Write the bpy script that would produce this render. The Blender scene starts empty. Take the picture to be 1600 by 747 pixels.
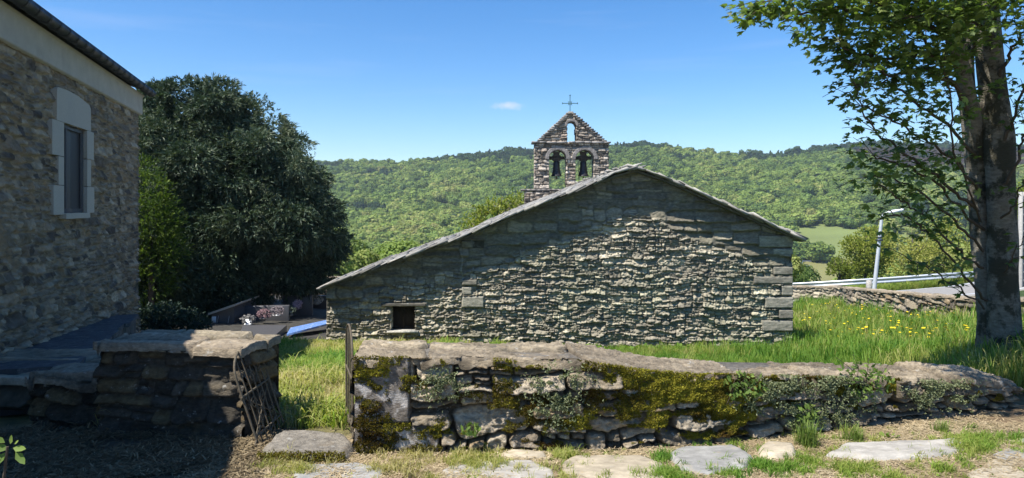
import bpy, math, random
import numpy as np
from mathutils import Vector, Matrix, Euler

S = bpy.context.scene
COL = S.collection
F = 1080.0          # focal length in pixels of a 1600 px wide picture
CZ = 1.6            # eye height
HY = 320.0          # row of the horizon

# ------------------------------------------------------------------ camera
cam = bpy.data.cameras.new('camera')
cam.lens = 36 * F / 1600
cam.sensor_width = 36
cam.shift_y = -(373.5 - HY) / 1600
cam.clip_end = 5000
cam.clip_start = 0.05
camo = bpy.data.objects.new('camera', cam)
camo.location = (0, 0, CZ)
camo.rotation_euler = (math.radians(90), 0, 0)
COL.objects.link(camo)
S.camera = camo

# ------------------------------------------------------------------ light
SUN_EL, SUN_A = math.radians(58), math.radians(34)
sdir = Vector((-math.cos(SUN_EL) * math.cos(SUN_A), -math.cos(SUN_EL) * math.sin(SUN_A), math.sin(SUN_EL)))
sun = bpy.data.lights.new('sun', 'SUN')
sun.energy = 4.8
sun.angle = math.radians(0.53)
sun.color = (1.0, 0.945, 0.86)
suno = bpy.data.objects.new('sun', sun)
suno.rotation_euler = sdir.to_track_quat('Z', 'Y').to_euler()
suno.location = (0, 0, 40)
COL.objects.link(suno)
W = bpy.data.worlds.new('World')
S.world = W
W.use_nodes = True
S.view_settings.view_transform = 'Standard'
S.view_settings.look = 'None'
S.view_settings.exposure = 0.85
S.view_settings.gamma = 1
S.view_settings.use_curve_mapping = False


def nd(nt, typ, **kw):
    n = nt.nodes.new(typ)
    for k, v in kw.items():
        if k.startswith('i_'):
            key = k[2:]
            key = int(key) if key.isdigit() else key.replace('_', ' ')
            n.inputs[key].default_value = v
        else:
            setattr(n, k, v)
    return n


def lk(nt, a, b):
    nt.links.new(a, b)


def build_sky():
    nt = W.node_tree
    nt.nodes.clear()
    out = nd(nt, 'ShaderNodeOutputWorld')
    bg = nd(nt, 'ShaderNodeBackground')
    bg.inputs['Strength'].default_value = 0.1
    sky = nd(nt, 'ShaderNodeTexSky', sky_type='NISHITA', sun_disc=False)
    sky.sun_elevation = SUN_EL
    sky.sun_rotation = math.atan2(sdir.x, sdir.y)
    sky.altitude = 900
    sky.air_density = 1.0
    sky.dust_density = 0.2
    sky.ozone_density = 3.0
    hs = nd(nt, 'ShaderNodeHueSaturation')
    hs.inputs['Hue'].default_value = 0.503
    hs.inputs['Saturation'].default_value = 1.33
    hs.inputs['Value'].default_value = 1.06
    lk(nt, sky.outputs[0], hs.inputs['Color'])
    # thin high cloud: streaks and one small puff, by direction in the sky
    tc = nd(nt, 'ShaderNodeTexCoord')
    mp = nd(nt, 'ShaderNodeMapping')
    mp.inputs['Scale'].default_value = (2.0, 2.0, 26.0)
    mp.inputs['Rotation'].default_value = (0.0, 0.10, 0.3)
    lk(nt, tc.outputs['Generated'], mp.inputs['Vector'])
    nz = nd(nt, 'ShaderNodeTexNoise')
    nz.inputs['Scale'].default_value = 1.4
    nz.inputs['Detail'].default_value = 5
    nz.inputs['Roughness'].default_value = 0.55
    lk(nt, mp.outputs[0], nz.inputs['Vector'])
    r = nd(nt, 'ShaderNodeMapRange')
    r.inputs['From Min'].default_value = 0.56
    r.inputs['From Max'].default_value = 0.90
    r.inputs['To Max'].default_value = 0.14
    lk(nt, nz.outputs['Fac'], r.inputs['Value'])
    # puff
    v = Vector(((792 - 800) / F, 1, (HY - 165) / F)).normalized()
    sb = nd(nt, 'ShaderNodeVectorMath', operation='SUBTRACT')
    sb.inputs[1].default_value = v
    lk(nt, tc.outputs['Generated'], sb.inputs[0])
    ml = nd(nt, 'ShaderNodeVectorMath', operation='MULTIPLY')
    ml.inputs[1].default_value = (1 / 0.023, 1 / 0.06, 1 / 0.0065)
    lk(nt, sb.outputs[0], ml.inputs[0])
    n2 = nd(nt, 'ShaderNodeTexNoise')
    n2.inputs['Scale'].default_value = 60
    n2.inputs['Detail'].default_value = 4
    lk(nt, tc.outputs['Generated'], n2.inputs['Vector'])
    ln = nd(nt, 'ShaderNodeVectorMath', operation='LENGTH')
    lk(nt, ml.outputs[0], ln.inputs[0])
    ad = nd(nt, 'ShaderNodeMath', operation='MULTIPLY_ADD')
    ad.inputs[1].default_value = 2.2
    lk(nt, n2.outputs['Fac'], ad.inputs[0])
    lk(nt, ln.outputs['Value'], ad.inputs[2])
    r2 = nd(nt, 'ShaderNodeMapRange')
    r2.inputs['From Min'].default_value = 2.15
    r2.inputs['From Max'].default_value = 1.2
    r2.inputs['To Max'].default_value = 0.55
    lk(nt, ad.outputs[0], r2.inputs['Value'])
    mx = nd(nt, 'ShaderNodeMath', operation='MAXIMUM')
    lk(nt, r.outputs[0], mx.inputs[0])
    lk(nt, r2.outputs[0], mx.inputs[1])
    mix = nd(nt, 'ShaderNodeMixRGB')
    mix.inputs[2].default_value = (5.6, 5.5, 6.8, 1)
    lk(nt, mx.outputs[0], mix.inputs[0])
    lk(nt, hs.outputs[0], mix.inputs[1])
    lk(nt, mix.outputs[0], bg.inputs['Color'])
    lk(nt, bg.outputs[0], out.inputs['Surface'])


build_sky()

# ------------------------------------------------------------------ helpers
rng = np.random.default_rng(7)
random.seed(7)


def P(px, py, Y):
    return ((px - 800) * Y / F, Y, CZ - (py - HY) * Y / F)


def hsh(*a):
    x = np.zeros(np.broadcast(*a).shape, dtype=np.uint64)
    for i, v in enumerate(a):
        vi = (np.asarray(v).astype(np.int64) & 0xffffffff).astype(np.uint64)
        x = (x ^ (vi + np.uint64(0x9E3779B9) + np.uint64(i * 7919))) * np.uint64(0x9E3779B97F4A7C15)
        x ^= x >> np.uint64(29)
    x = x * np.uint64(0xBF58476D1CE4E5B9)
    x ^= x >> np.uint64(32)
    return (x & np.uint64(0xffffff)).astype(np.float64) / float(0xffffff)


def vn(x, y, seed=0):
    x = np.asarray(x, float); y = np.asarray(y, float)
    xi = np.floor(x); yi = np.floor(y)
    fx = x - xi; fy = y - yi
    fx = fx * fx * (3 - 2 * fx); fy = fy * fy * (3 - 2 * fy)
    a = hsh(xi, yi, seed); b = hsh(xi + 1, yi, seed); c = hsh(xi, yi + 1, seed); d = hsh(xi + 1, yi + 1, seed)
    return (a * (1 - fx) + b * fx) * (1 - fy) + (c * (1 - fx) + d * fx) * fy


def fbm(x, y, seed=0, o=4, r=0.5):
    t = 0; a = 1; n = 0
    for i in range(o):
        t = t + a * vn(np.asarray(x) * 2 ** i + 17.3 * i, np.asarray(y) * 2 ** i - 9.1 * i, seed + i); n += a; a *= r
    return t / n      # 0..1


def sstep(a, b, x):
    t = np.clip((x - a) / (b - a), 0, 1)
    return t * t * (3 - 2 * t)


def mk(name, verts, faces, mat, parent=None, col=None, smooth=False):
    """verts Nx3, faces: array Mx4 / Mx3 or list of such arrays"""
    if not isinstance(faces, list):
        faces = [faces]
    faces = [np.asarray(f, dtype=np.int32) for f in faces if len(f)]
    me = bpy.data.meshes.new(name)
    verts = np.asarray(verts, dtype=np.float32)
    me.vertices.add(len(verts))
    me.vertices.foreach_set('co', verts.ravel())
    li = np.concatenate([f.ravel() for f in faces])
    cnt = np.concatenate([np.full(len(f), f.shape[1], dtype=np.int32) for f in faces])
    me.loops.add(len(li))
    me.loops.foreach_set('vertex_index', li)
    me.polygons.add(len(cnt))
    st = np.zeros(len(cnt), dtype=np.int32); st[1:] = np.cumsum(cnt)[:-1]
    me.polygons.foreach_set('loop_start', st)
    me.polygons.foreach_set('loop_total', cnt)
    if smooth:
        me.polygons.foreach_set('use_smooth', np.ones(len(cnt), dtype=bool))
    me.update(calc_edges=True)
    if col is not None:
        c = np.ones((len(verts), 4), dtype=np.float32)
        c[:, :3] = np.broadcast_to(col, (len(verts), 3))
        at = me.color_attributes.new('Col', 'FLOAT_COLOR', 'POINT')
        at.data.foreach_set('color', c.ravel())
    if mat:
        me.materials.append(mat)
    o = bpy.data.objects.new(name, me)
    COL.objects.link(o)
    if parent:
        o.parent = parent
    return o


def tag(o, label=None, cat=None, group=None, kind=None):
    if label: o['label'] = label
    if cat: o['category'] = cat
    if group: o['group'] = group
    if kind: o['kind'] = kind
    return o


def empty(name, loc=(0, 0, 0)):
    o = bpy.data.objects.new(name, None)
    o.location = loc
    o.empty_display_size = 0.2
    COL.objects.link(o)
    return o


def adopt(root, o):
    """parent o keeping the world coordinates its mesh was written in"""
    o.parent = root
    o.matrix_parent_inverse = Matrix.Translation(-Vector(root.location))
    return o


class MB:
    """collects shapes; verts, faces, vertex colours"""
    def __init__(s): s.v = []; s.q = []; s.t = []; s.c = []; s.n = 0

    def add(s, v, q=None, t=None, c=(1, 1, 1)):
        v = np.asarray(v, float)
        if q is not None and len(q): s.q.append(np.asarray(q) + s.n)
        if t is not None and len(t): s.t.append(np.asarray(t) + s.n)
        s.v.append(v); s.c.append(np.broadcast_to(np.asarray(c, float), (len(v), 3)).copy()); s.n += len(v)

    def box(s, c, sz, rz=0, jit=0, tilt=(0, 0), col=(1, 1, 1)):
        a = np.array([[x, y, z] for x in (-.5, .5) for y in (-.5, .5) for z in (-.5, .5)]) * np.array(sz)
        if jit: a = a + rng.uniform(-jit, jit, a.shape)
        R = np.array(Euler((tilt[0], tilt[1], rz)).to_matrix())
        a = a @ R.T + np.array(c)
        s.add(a, [[0, 1, 3, 2], [4, 6, 7, 5], [0, 4, 5, 1], [2, 3, 7, 6], [0, 2, 6, 4], [1, 5, 7, 3]], c=col)

    def prism(s, poly, a, b, col=(1, 1, 1)):
        """poly: list of 3D points (planar), extruded by vector b-a"""
        p = np.asarray(poly, float); n = len(p); d = np.asarray(b, float) - np.asarray(a, float)
        v = np.vstack([p, p + d])
        q = [[i, (i + 1) % n, n + (i + 1) % n, n + i] for i in range(n)]
        s.add(v, q, c=col)
        m = p.mean(0)
        for k, off in ((0, 0 * d), (1, d)):
            vv = np.vstack([p + off, [m + off]])
            s.add(vv, t=[[i, (i + 1) % n, n] for i in range(n)], c=col)

    def tube(s, pts, rad, seg=8, noise=0.0, col=(1, 1, 1), caps=True, nf=3.0):
        pts = np.asarray(pts, float); m = len(pts)
        rad = np.broadcast_to(rad, (m,)) if np.ndim(rad) < 2 else rad
        tg = np.gradient(pts, axis=0) if m > 2 else np.tile(pts[1] - pts[0], (m, 1))
        tg /= np.linalg.norm(tg, axis=1)[:, None] + 1e-9
        ref = np.array([0, 0, 1.0]) if abs(tg[0][2]) < .9 else np.array([1.0, 0, 0])
        x = np.cross(tg, ref); x /= np.linalg.norm(x, axis=1)[:, None] + 1e-9
        y = np.cross(tg, x)
        th = np.arange(seg) / seg * 2 * np.pi
        R = rad[:, None] * np.ones((1, seg))
        if noise:
            L = np.cumsum(np.r_[0, np.linalg.norm(np.diff(pts, axis=0), axis=1)])
            R = R * (1 + noise * (fbm(L[:, None] * nf + 0 * th, np.cos(th)[None] * 1.6 + 3 + np.sin(th)[None] * 1.1, 5) - .5) * 2)
        v = pts[:, None] + R[..., None] * (np.cos(th)[None, :, None] * x[:, None] + np.sin(th)[None, :, None] * y[:, None])
        idx = np.arange(m * seg).reshape(m, seg)
        a = idx[:-1]; b = idx[1:]
        q = np.stack([a, np.roll(a, -1, 1), np.roll(b, -1, 1), b], -1).reshape(-1, 4)
        s.add(v.reshape(-1, 3), q, c=col)
        if caps and seg > 2:
            for k in (0, m - 1):
                vv = np.vstack([v[k], pts[k]])
                s.add(vv, t=[[i, (i + 1) % seg, seg] for i in range(seg)], c=col)

    def lathe(s, prof, c, seg=20, col=(1, 1, 1)):
        prof = np.asarray(prof, float); m = len(prof)
        th = np.arange(seg) / seg * 2 * np.pi
        v = np.stack([prof[:, 0, None] * np.cos(th), prof[:, 0, None] * np.sin(th), prof[:, 1, None] + 0 * th], -1) + np.array(c)
        idx = np.arange(m * seg).reshape(m, seg); a = idx[:-1]; b = idx[1:]
        q = np.stack([a, np.roll(a, -1, 1), np.roll(b, -1, 1), b], -1).reshape(-1, 4)
        s.add(v.reshape(-1, 3), q, c=col)

    def build(s, name, mat, parent=None, smooth=False):
        fs = []
        if s.q: fs.append(np.vstack(s.q))
        if s.t: fs.append(np.vstack(s.t))
        o = mk(name, np.vstack(s.v), fs, mat, None, np.vstack(s.c), smooth)
        if parent: adopt(parent, o)
        return o


# ------------------------------------------------------------------ materials
def surf_mat(name, base=None, nscale=20, nvar=0.25, bump=0.3, bscale=60, rough=0.9, bdist=0.01, spots=None, spec=0.25, stretch=(1, 1, 1), metal=0.0):
    m = bpy.data.materials.new(name); m.use_nodes = True
    nt = m.node_tree; b = nt.nodes['Principled BSDF']
    b.inputs['Roughness'].default_value = rough
    b.inputs['Metallic'].default_value = metal
    b.inputs['Specular IOR Level'].default_value = spec
    tc = nd(nt, 'ShaderNodeTexCoord')
    mp = nd(nt, 'ShaderNodeMapping'); mp.inputs['Scale'].default_value = stretch
    lk(nt, tc.outputs['Object'], mp.inputs['Vector'])
    if base is None:
        at = nd(nt, 'ShaderNodeAttribute', attribute_name='Col'); csrc = at.outputs['Color']
    else:
        rg = nd(nt, 'ShaderNodeRGB'); rg.outputs[0].default_value = (*base, 1); csrc = rg.outputs[0]
    n1 = nd(nt, 'ShaderNodeTexNoise'); n1.inputs['Scale'].default_value = nscale; n1.inputs['Detail'].default_value = 8; n1.inputs['Roughness'].default_value = 0.65
    lk(nt, mp.outputs[0], n1.inputs['Vector'])
    r = nd(nt, 'ShaderNodeMapRange'); r.inputs['From Min'].default_value = 0.3; r.inputs['From Max'].default_value = 0.7
    r.inputs['To Min'].default_value = 1 - nvar; r.inputs['To Max'].default_value = 1 + nvar
    lk(nt, n1.outputs['Fac'], r.inputs['Value'])
    mu = nd(nt, 'ShaderNodeVectorMath', operation='SCALE')
    lk(nt, csrc, mu.inputs[0]); lk(nt, r.outputs[0], mu.inputs['Scale'])
    c = mu.outputs[0]
    for sp in (spots or []):
        ns = nd(nt, 'ShaderNodeTexNoise'); ns.inputs['Scale'].default_value = sp[0]; ns.inputs['Detail'].default_value = 7; ns.inputs['Roughness'].default_value = 0.7
        lk(nt, tc.outputs['Object'], ns.inputs['Vector'])
        rr = nd(nt, 'ShaderNodeMapRange'); rr.inputs['From Min'].default_value = sp[1]; rr.inputs['From Max'].default_value = sp[2]; rr.inputs['To Max'].default_value = sp[4]
        lk(nt, ns.outputs['Fac'], rr.inputs['Value'])
        mx = nd(nt, 'ShaderNodeMixRGB'); mx.inputs[2].default_value = (*sp[3], 1)
        lk(nt, rr.outputs[0], mx.inputs[0]); lk(nt, c, mx.inputs[1]); c = mx.outputs[0]
    lk(nt, c, b.inputs['Base Color'])
    if bump:
        n3 = nd(nt, 'ShaderNodeTexNoise'); n3.inputs['Scale'].default_value = bscale; n3.inputs['Detail'].default_value = 8; n3.inputs['Roughness'].default_value = 0.7
        lk(nt, mp.outputs[0], n3.inputs['Vector'])
        bp = nd(nt, 'ShaderNodeBump'); bp.inputs['Strength'].default_value = bump; bp.inputs['Distance'].default_value = bdist
        lk(nt, n3.outputs['Fac'], bp.inputs['Height']); lk(nt, bp.outputs[0], b.inputs['Normal'])
    return m


def leaf_mat(name, cols, trans=0.35, inst=False, attr='tint', rough=0.6, spec=0.2):
    """leaf colour ramp picked by a per-leaf or per-instance value in attribute tint (r) and lightness (g)"""
    m = bpy.data.materials.new(name); m.use_nodes = True
    nt = m.node_tree; b = nt.nodes['Principled BSDF']; out = nt.nodes['Material Output']
    at = nd(nt, 'ShaderNodeAttribute', attribute_name=attr)
    at.attribute_type = 'INSTANCER' if inst else 'GEOMETRY'
    sp = nd(nt, 'ShaderNodeSeparateColor'); lk(nt, at.outputs['Color'], sp.inputs[0])
    rp = nd(nt, 'ShaderNodeValToRGB'); el = rp.color_ramp.elements
    while len(el) < len(cols): el.new(0.5)
    for i, c in enumerate(cols):
        el[i].position = i / (len(cols) - 1); el[i].color = (*c, 1)
    fac = sp.outputs[0]
    if inst:
        oi = nd(nt, 'ShaderNodeAttribute', attribute_name='Col')
        s2 = nd(nt, 'ShaderNodeSeparateColor'); lk(nt, oi.outputs['Color'], s2.inputs[0])
        ma = nd(nt, 'ShaderNodeMath', operation='MULTIPLY_ADD'); ma.inputs[1].default_value = 0.25
        ma.use_clamp = True
        lk(nt, s2.outputs[0], ma.inputs[0]); lk(nt, sp.outputs[0], ma.inputs[2]); fac = ma.outputs[0]
    lk(nt, fac, rp.inputs[0])
    sc = nd(nt, 'ShaderNodeVectorMath', operation='SCALE'); lk(nt, rp.outputs[0], sc.inputs[0]); lk(nt, sp.outputs[1], sc.inputs['Scale'])
    lk(nt, sc.outputs[0], b.inputs['Base Color'])
    b.inputs['Roughness'].default_value = rough; b.inputs['Specular IOR Level'].default_value = spec
    if trans:
        tr = nd(nt, 'ShaderNodeBsdfTranslucent')
        g = nd(nt, 'ShaderNodeVectorMath', operation='MULTIPLY'); g.inputs[1].default_value = (1.25, 1.35, 0.6)
        lk(nt, sc.outputs[0], g.inputs[0]); lk(nt, g.outputs[0], tr.inputs['Color'])
        mx = nd(nt, 'ShaderNodeMixShader'); mx.inputs[0].default_value = trans
        lk(nt, b.outputs[0], mx.inputs[1]); lk(nt, tr.outputs[0], mx.inputs[2]); lk(nt, mx.outputs[0], out.inputs['Surface'])
    return m


M = {}
M['schist'] = surf_mat('schist', nscale=14, nvar=0.4, bump=0.7, bscale=45, bdist=0.012, stretch=(1, 1, 2.2),
                       spots=[(9, .60, .72, (.36, .37, .33), .6), (5, .58, .75, (.07, .075, .06), .6)])
M['wallstone'] = surf_mat('wallstone', nscale=22, nvar=0.45, bump=1.0, bscale=55, bdist=0.022, stretch=(1, 1, 1.8),
                          spots=[(16, .60, .68, (.50, .49, .45), .65), (7, .60, .72, (.09, .085, .07), .6), (3, .60, .75, (.22, .14, .05), .5)])
M['housestone'] = surf_mat('housestone', nscale=10, nvar=0.35, bump=0.6, bscale=40, bdist=0.012,
                           spots=[(3.5, .66, .72, (.50, .51, .50), .55)])
M['slate'] = surf_mat('slate', nscale=10, nvar=0.35, bump=0.4, bscale=50, rough=0.75, spots=[(12, .55, .7, (.42, .41, .36), .55)])
M['granite'] = surf_mat('granite', base=(.40, .37, .315), nscale=160, nvar=0.25, bump=0.15, bscale=120, bdist=0.004, rough=.85, spots=[(2.2, .5, .8, (.30, .29, .26), .5)])
M['render'] = surf_mat('render', base=(.40, .38, .34), nscale=5, nvar=0.12, bump=0.15, bscale=90, bdist=0.004, spots=[(1.5, .5, .8, (.30, .28, .25), .4)])
M['gutter'] = surf_mat('gutter', base=(.035, .04, .05), nscale=20, nvar=0.3, bump=0.1, rough=.45, spec=.5)
M['iron'] = surf_mat('iron', base=(.10, .085, .06), nscale=60, nvar=0.4, bump=0.3, bscale=150, rough=.8, spots=[(40, .55, .65, (.14, .075, .035), .6)], bdist=.003)
M['bronze'] = surf_mat('bronze', base=(.045, .045, .05), nscale=30, nvar=0.3, bump=0.15, rough=.5, metal=.5, spots=[(20, .55, .7, (.09, .12, .10), .5)])
M['wood'] = surf_mat('wood', base=(.07, .065, .06), nscale=20, nvar=0.4, bump=0.5, bscale=40, stretch=(4, 4, 1))
M['darkwood'] = surf_mat('darkwood', base=(.035, .028, .022), nscale=20, nvar=0.4, bump=0.5, bscale=40, stretch=(6, 6, 1))
M['soil'] = surf_mat('soil', nscale=30, nvar=0.4, bump=0.9, bscale=90, bdist=0.02)
M['turf'] = surf_mat('turf', nscale=6, nvar=0.4, bump=0.7, bscale=30, bdist=0.03)
M['flag'] = surf_mat('flag', nscale=12, nvar=0.3, bump=0.55, bscale=40, bdist=0.01, stretch=(1, 2, 1), spots=[(8, .58, .7, (.36, .27, .13), .5), (26, .62, .7, (.48, .47, .42), .5)])
M['asphalt'] = surf_mat('asphalt', base=(.25, .24, .225), nscale=6, nvar=0.15, bump=0.3, bscale=120, bdist=.006)
M['zinc'] = surf_mat('zinc', base=(.45, .48, .52), nscale=10, nvar=0.12, bump=0.05, rough=.4, metal=.6, spec=.5)
M['concrete'] = surf_mat('concrete', base=(.33, .32, .30), nscale=12, nvar=0.2, bump=0.3, bscale=60)
M['glass'] = surf_mat('glass', base=(.025, .028, .036), nscale=2, nvar=0.1, bump=0, rough=.45, spec=.4)
M['polish'] = surf_mat('polish', base=(.02, .02, .022), nscale=80, nvar=0.4, bump=0, rough=.03, spec=1.0)
M['polish'].node_tree.nodes['Principled BSDF'].inputs['IOR'].default_value = 2.2
M['greygranite'] = surf_mat('greygranite', base=(.09, .09, .095), nscale=120, nvar=0.4, bump=0.1, rough=.35, spec=.5)
M['bark'] = surf_mat('bark', nscale=14, nvar=0.4, bump=0.9, bscale=30, bdist=0.03, stretch=(1, 1, 3),
                     spots=[(10, .56, .64, (.27, .255, .21), .6), (3.6, .475, .55, (.035, .034, .02), .88)])
M['twig'] = surf_mat('twig', base=(.07, .055, .04), nscale=30, nvar=0.3, bump=0.3)
M['palewood'] = surf_mat('palewood', base=(.26, .23, .19), nscale=30, nvar=0.3, bump=0.3)
M['lampmetal'] = surf_mat('lampmetal', base=(.50, .53, .56), nscale=6, nvar=0.08, bump=0.05, rough=.5, metal=.2)
M['lens'] = surf_mat('lens', base=(.75, .77, .78), nscale=6, nvar=0.05, bump=0, rough=.2)
M['petal'] = surf_mat('petal', nscale=30, nvar=0.15, bump=0, rough=.7)
M['moss'] = leaf_mat('moss', [(.09, .05, .015), (.15, .13, .022), (.29, .265, .035), (.46, .42, .065)], trans=.15, attr='Col', rough=.95, spec=.05)
M['sedum'] = leaf_mat('sedum', [(.10, .12, .05), (.22, .25, .13), (.34, .37, .22)], trans=.15, attr='Col', rough=.8)
M['ivy'] = leaf_mat('ivy', [(.05, .095, .02), (.11, .175, .035), (.20, .27, .06)], trans=.3, attr='Col')
M['grass'] = leaf_mat('grass', [(.05, .13, .018), (.11, .23, .03), (.21, .30, .05), (.36, .36, .11), (.46, .40, .20)], trans=.4, inst=True)
M['straw'] = leaf_mat('straw', [(.20, .14, .075), (.34, .26, .15), (.46, .37, .23), (.57, .48, .33)], trans=.1, inst=True, rough=.9)
M['yewleaf'] = leaf_mat('yewleaf', [(.010, .026, .018), (.026, .052, .032), (.065, .10, .058), (.15, .175, .10)], trans=.12, attr='Col', rough=.55, spec=.3)
M['cypressleaf'] = leaf_mat('cypressleaf', [(.03, .06, .012), (.07, .12, .022), (.18, .24, .045)], trans=.3, attr='Col')
M['mapleleaf'] = leaf_mat('mapleleaf', [(.05, .085, .028), (.095, .15, .042), (.17, .235, .07), (.31, .36, .14)], trans=.5, attr='Col', rough=.45, spec=.35)
M['springleaf'] = leaf_mat('springleaf', [(.12, .16, .025), (.24, .29, .045), (.40, .39, .11)], trans=.35, attr='Col')
M['forest'] = leaf_mat('forest', [(.03, .055, .04), (.07, .12, .042), (.145, .215, .055), (.23, .30, .075), (.34, .34, .12)], trans=.3, inst=True, rough=.8, spec=.1)
M['heather'] = leaf_mat('heather', [(.07, .05, .045), (.11, .08, .06), (.12, .12, .05)], trans=.1, inst=True, rough=.9)


# ------------------------------------------------------------------ masonry height fields
def masonry(U, V, seed, ch=(.08, .2), ww=(1.2, 3.2), warp=.03, rounds=2, psplit=.35, wf=2.0):
    Uw = U + warp * 2 * (fbm(U * wf, V * wf, seed + 11, 3) - .5) * 1.5 + warp * .35 * (fbm(U * wf * 9, V * wf * 9, seed + 15, 2) - .5)
    Vw = V + warp * 2 * (fbm(U * wf, V * wf, seed + 23, 3) - .5) * 1.5 + warp * .35 * (fbm(U * wf * 9, V * wf * 9, seed + 29, 2) - .5)
    r = np.random.default_rng(seed)
    e = [V.min() - .6]
    while e[-1] < V.max() + .6: e.append(e[-1] + r.uniform(*ch))
    e = np.array(e)
    ci = np.clip(np.searchsorted(e, Vw) - 1, 0, len(e) - 2)
    u0 = np.zeros_like(U); u1 = np.zeros_like(U); sid = np.zeros_like(U)
    v0 = e[ci]; v1 = e[ci + 1]
    for c in np.unique(ci):
        h = e[c + 1] - e[c]
        w = [U.min() - 1.0 - r.uniform(0, 1)]
        while w[-1] < U.max() + 1: w.append(w[-1] + h * r.uniform(*ww))
        w = np.array(w); m = ci == c
        k = np.clip(np.searchsorted(w, Uw[m]) - 1, 0, len(w) - 2)
        u0[m] = w[k]; u1[m] = w[k + 1]; sid[m] = k + c * 1000
    for rd in range(rounds):
        hr = hsh(sid, rd, seed + 5); fr = .3 + .4 * hsh(sid, rd + 50, seed + 6)
        asp = (u1 - u0) / (v1 - v0)
        do = hr < psplit
        hv = do & ((asp < 2.0) | (hsh(sid, rd + 90, seed) < .45))       # split into two thin ones
        vs = v0 + (v1 - v0) * fr; up = Vw > vs
        nv0 = np.where(hv & up, vs, v0); nv1 = np.where(hv & ~up, vs, v1)
        hu = do & ~hv; us = u0 + (u1 - u0) * fr; rt = Uw > us
        nu0 = np.where(hu & rt, us, u0); nu1 = np.where(hu & ~rt, us, u1)
        sid = np.where(do, sid + 100000.0 * (rd + 1) * (1 + np.where(hv, up, rt)), sid)
        u0, u1, v0, v1 = nu0, nu1, nv0, nv1
    dx = np.minimum(Uw - u0, u1 - Uw); dy = np.minimum(Vw - v0, v1 - Vw)
    rr = (.15 + .3 * hsh(sid, 3, seed)) * np.minimum(u1 - u0, v1 - v0)
    cor = (dx < rr) & (dy < rr)
    d = np.where(cor, rr - np.sqrt((rr - dx) ** 2 + (rr - dy) ** 2), np.minimum(dx, dy))
    lu = (Uw - u0) / (u1 - u0) - .5; lv = (Vw - v0) / (v1 - v0) - .5
    return d, sid, lu, lv, (u1 - u0), (v1 - v0)


def palette(sid, seed, cols, var=.15):
    cols = np.array(cols); k = np.minimum((hsh(sid, 71, seed) * len(cols)).astype(int), len(cols) - 1)
    c = cols[k] * np.array([1.07, 1.0, .87]) * (1 - var + 2 * var * hsh(sid, 72, seed))[..., None]
    return c


def gridwall(name, u, v, pos, mask, colfn, mat, parent=None, thick=.0, tdir=None, smooth=True):
    """u (n), v (m) or 2-D arrays; pos: array (m,n,3) of points; mask (m-1,n-1) of cells kept; extrudes the border by thick*tdir"""
    m, n = pos.shape[:2]
    idx = np.arange(m * n).reshape(m, n)
    q = np.stack([idx[:-1, :-1], idx[:-1, 1:], idx[1:, 1:], idx[1:, :-1]], -1)[mask]
    used = np.unique(q); mp = np.full(m * n, -1); mp[used] = np.arange(len(used))
    vt = pos.reshape(-1, 3)[used]; cc = colfn.reshape(-1, 3)[used]; q = mp[q]
    if thick:
        e = np.vstack([q[:, [0, 1]], q[:, [1, 2]], q[:, [2, 3]], q[:, [3, 0]]])
        key = np.sort(e, 1); kk = key[:, 0].astype(np.int64) * (len(used) + 1) + key[:, 1]
        _, inv, cnt = np.unique(kk, return_inverse=True, return_counts=True)
        be = e[cnt[inv] == 1]
        bv = np.unique(be); m2 = np.full(len(used), -1); m2[bv] = np.arange(len(bv)) + len(used)
        dv = vt[bv] + np.array(tdir) * thick
        # straight back edge: remove relief along tdir
        q2 = np.stack([be[:, 1], be[:, 0], m2[be[:, 0]], m2[be[:, 1]]], -1)
        vt = np.vstack([vt, dv]); cc = np.vstack([cc, cc[bv]]); q = np.vstack([q, q2])
    o = mk(name, vt, q, mat, None, cc, smooth)
    if parent: adopt(parent, o)
    return o


def cells(a):
    return (a[:-1, :-1] + a[1:, 1:]) / 2


# ------------------------------------------------------------------ instancing for stuff nobody could count
def hidden(o):
    COL.objects.unlink(o); return o


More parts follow.
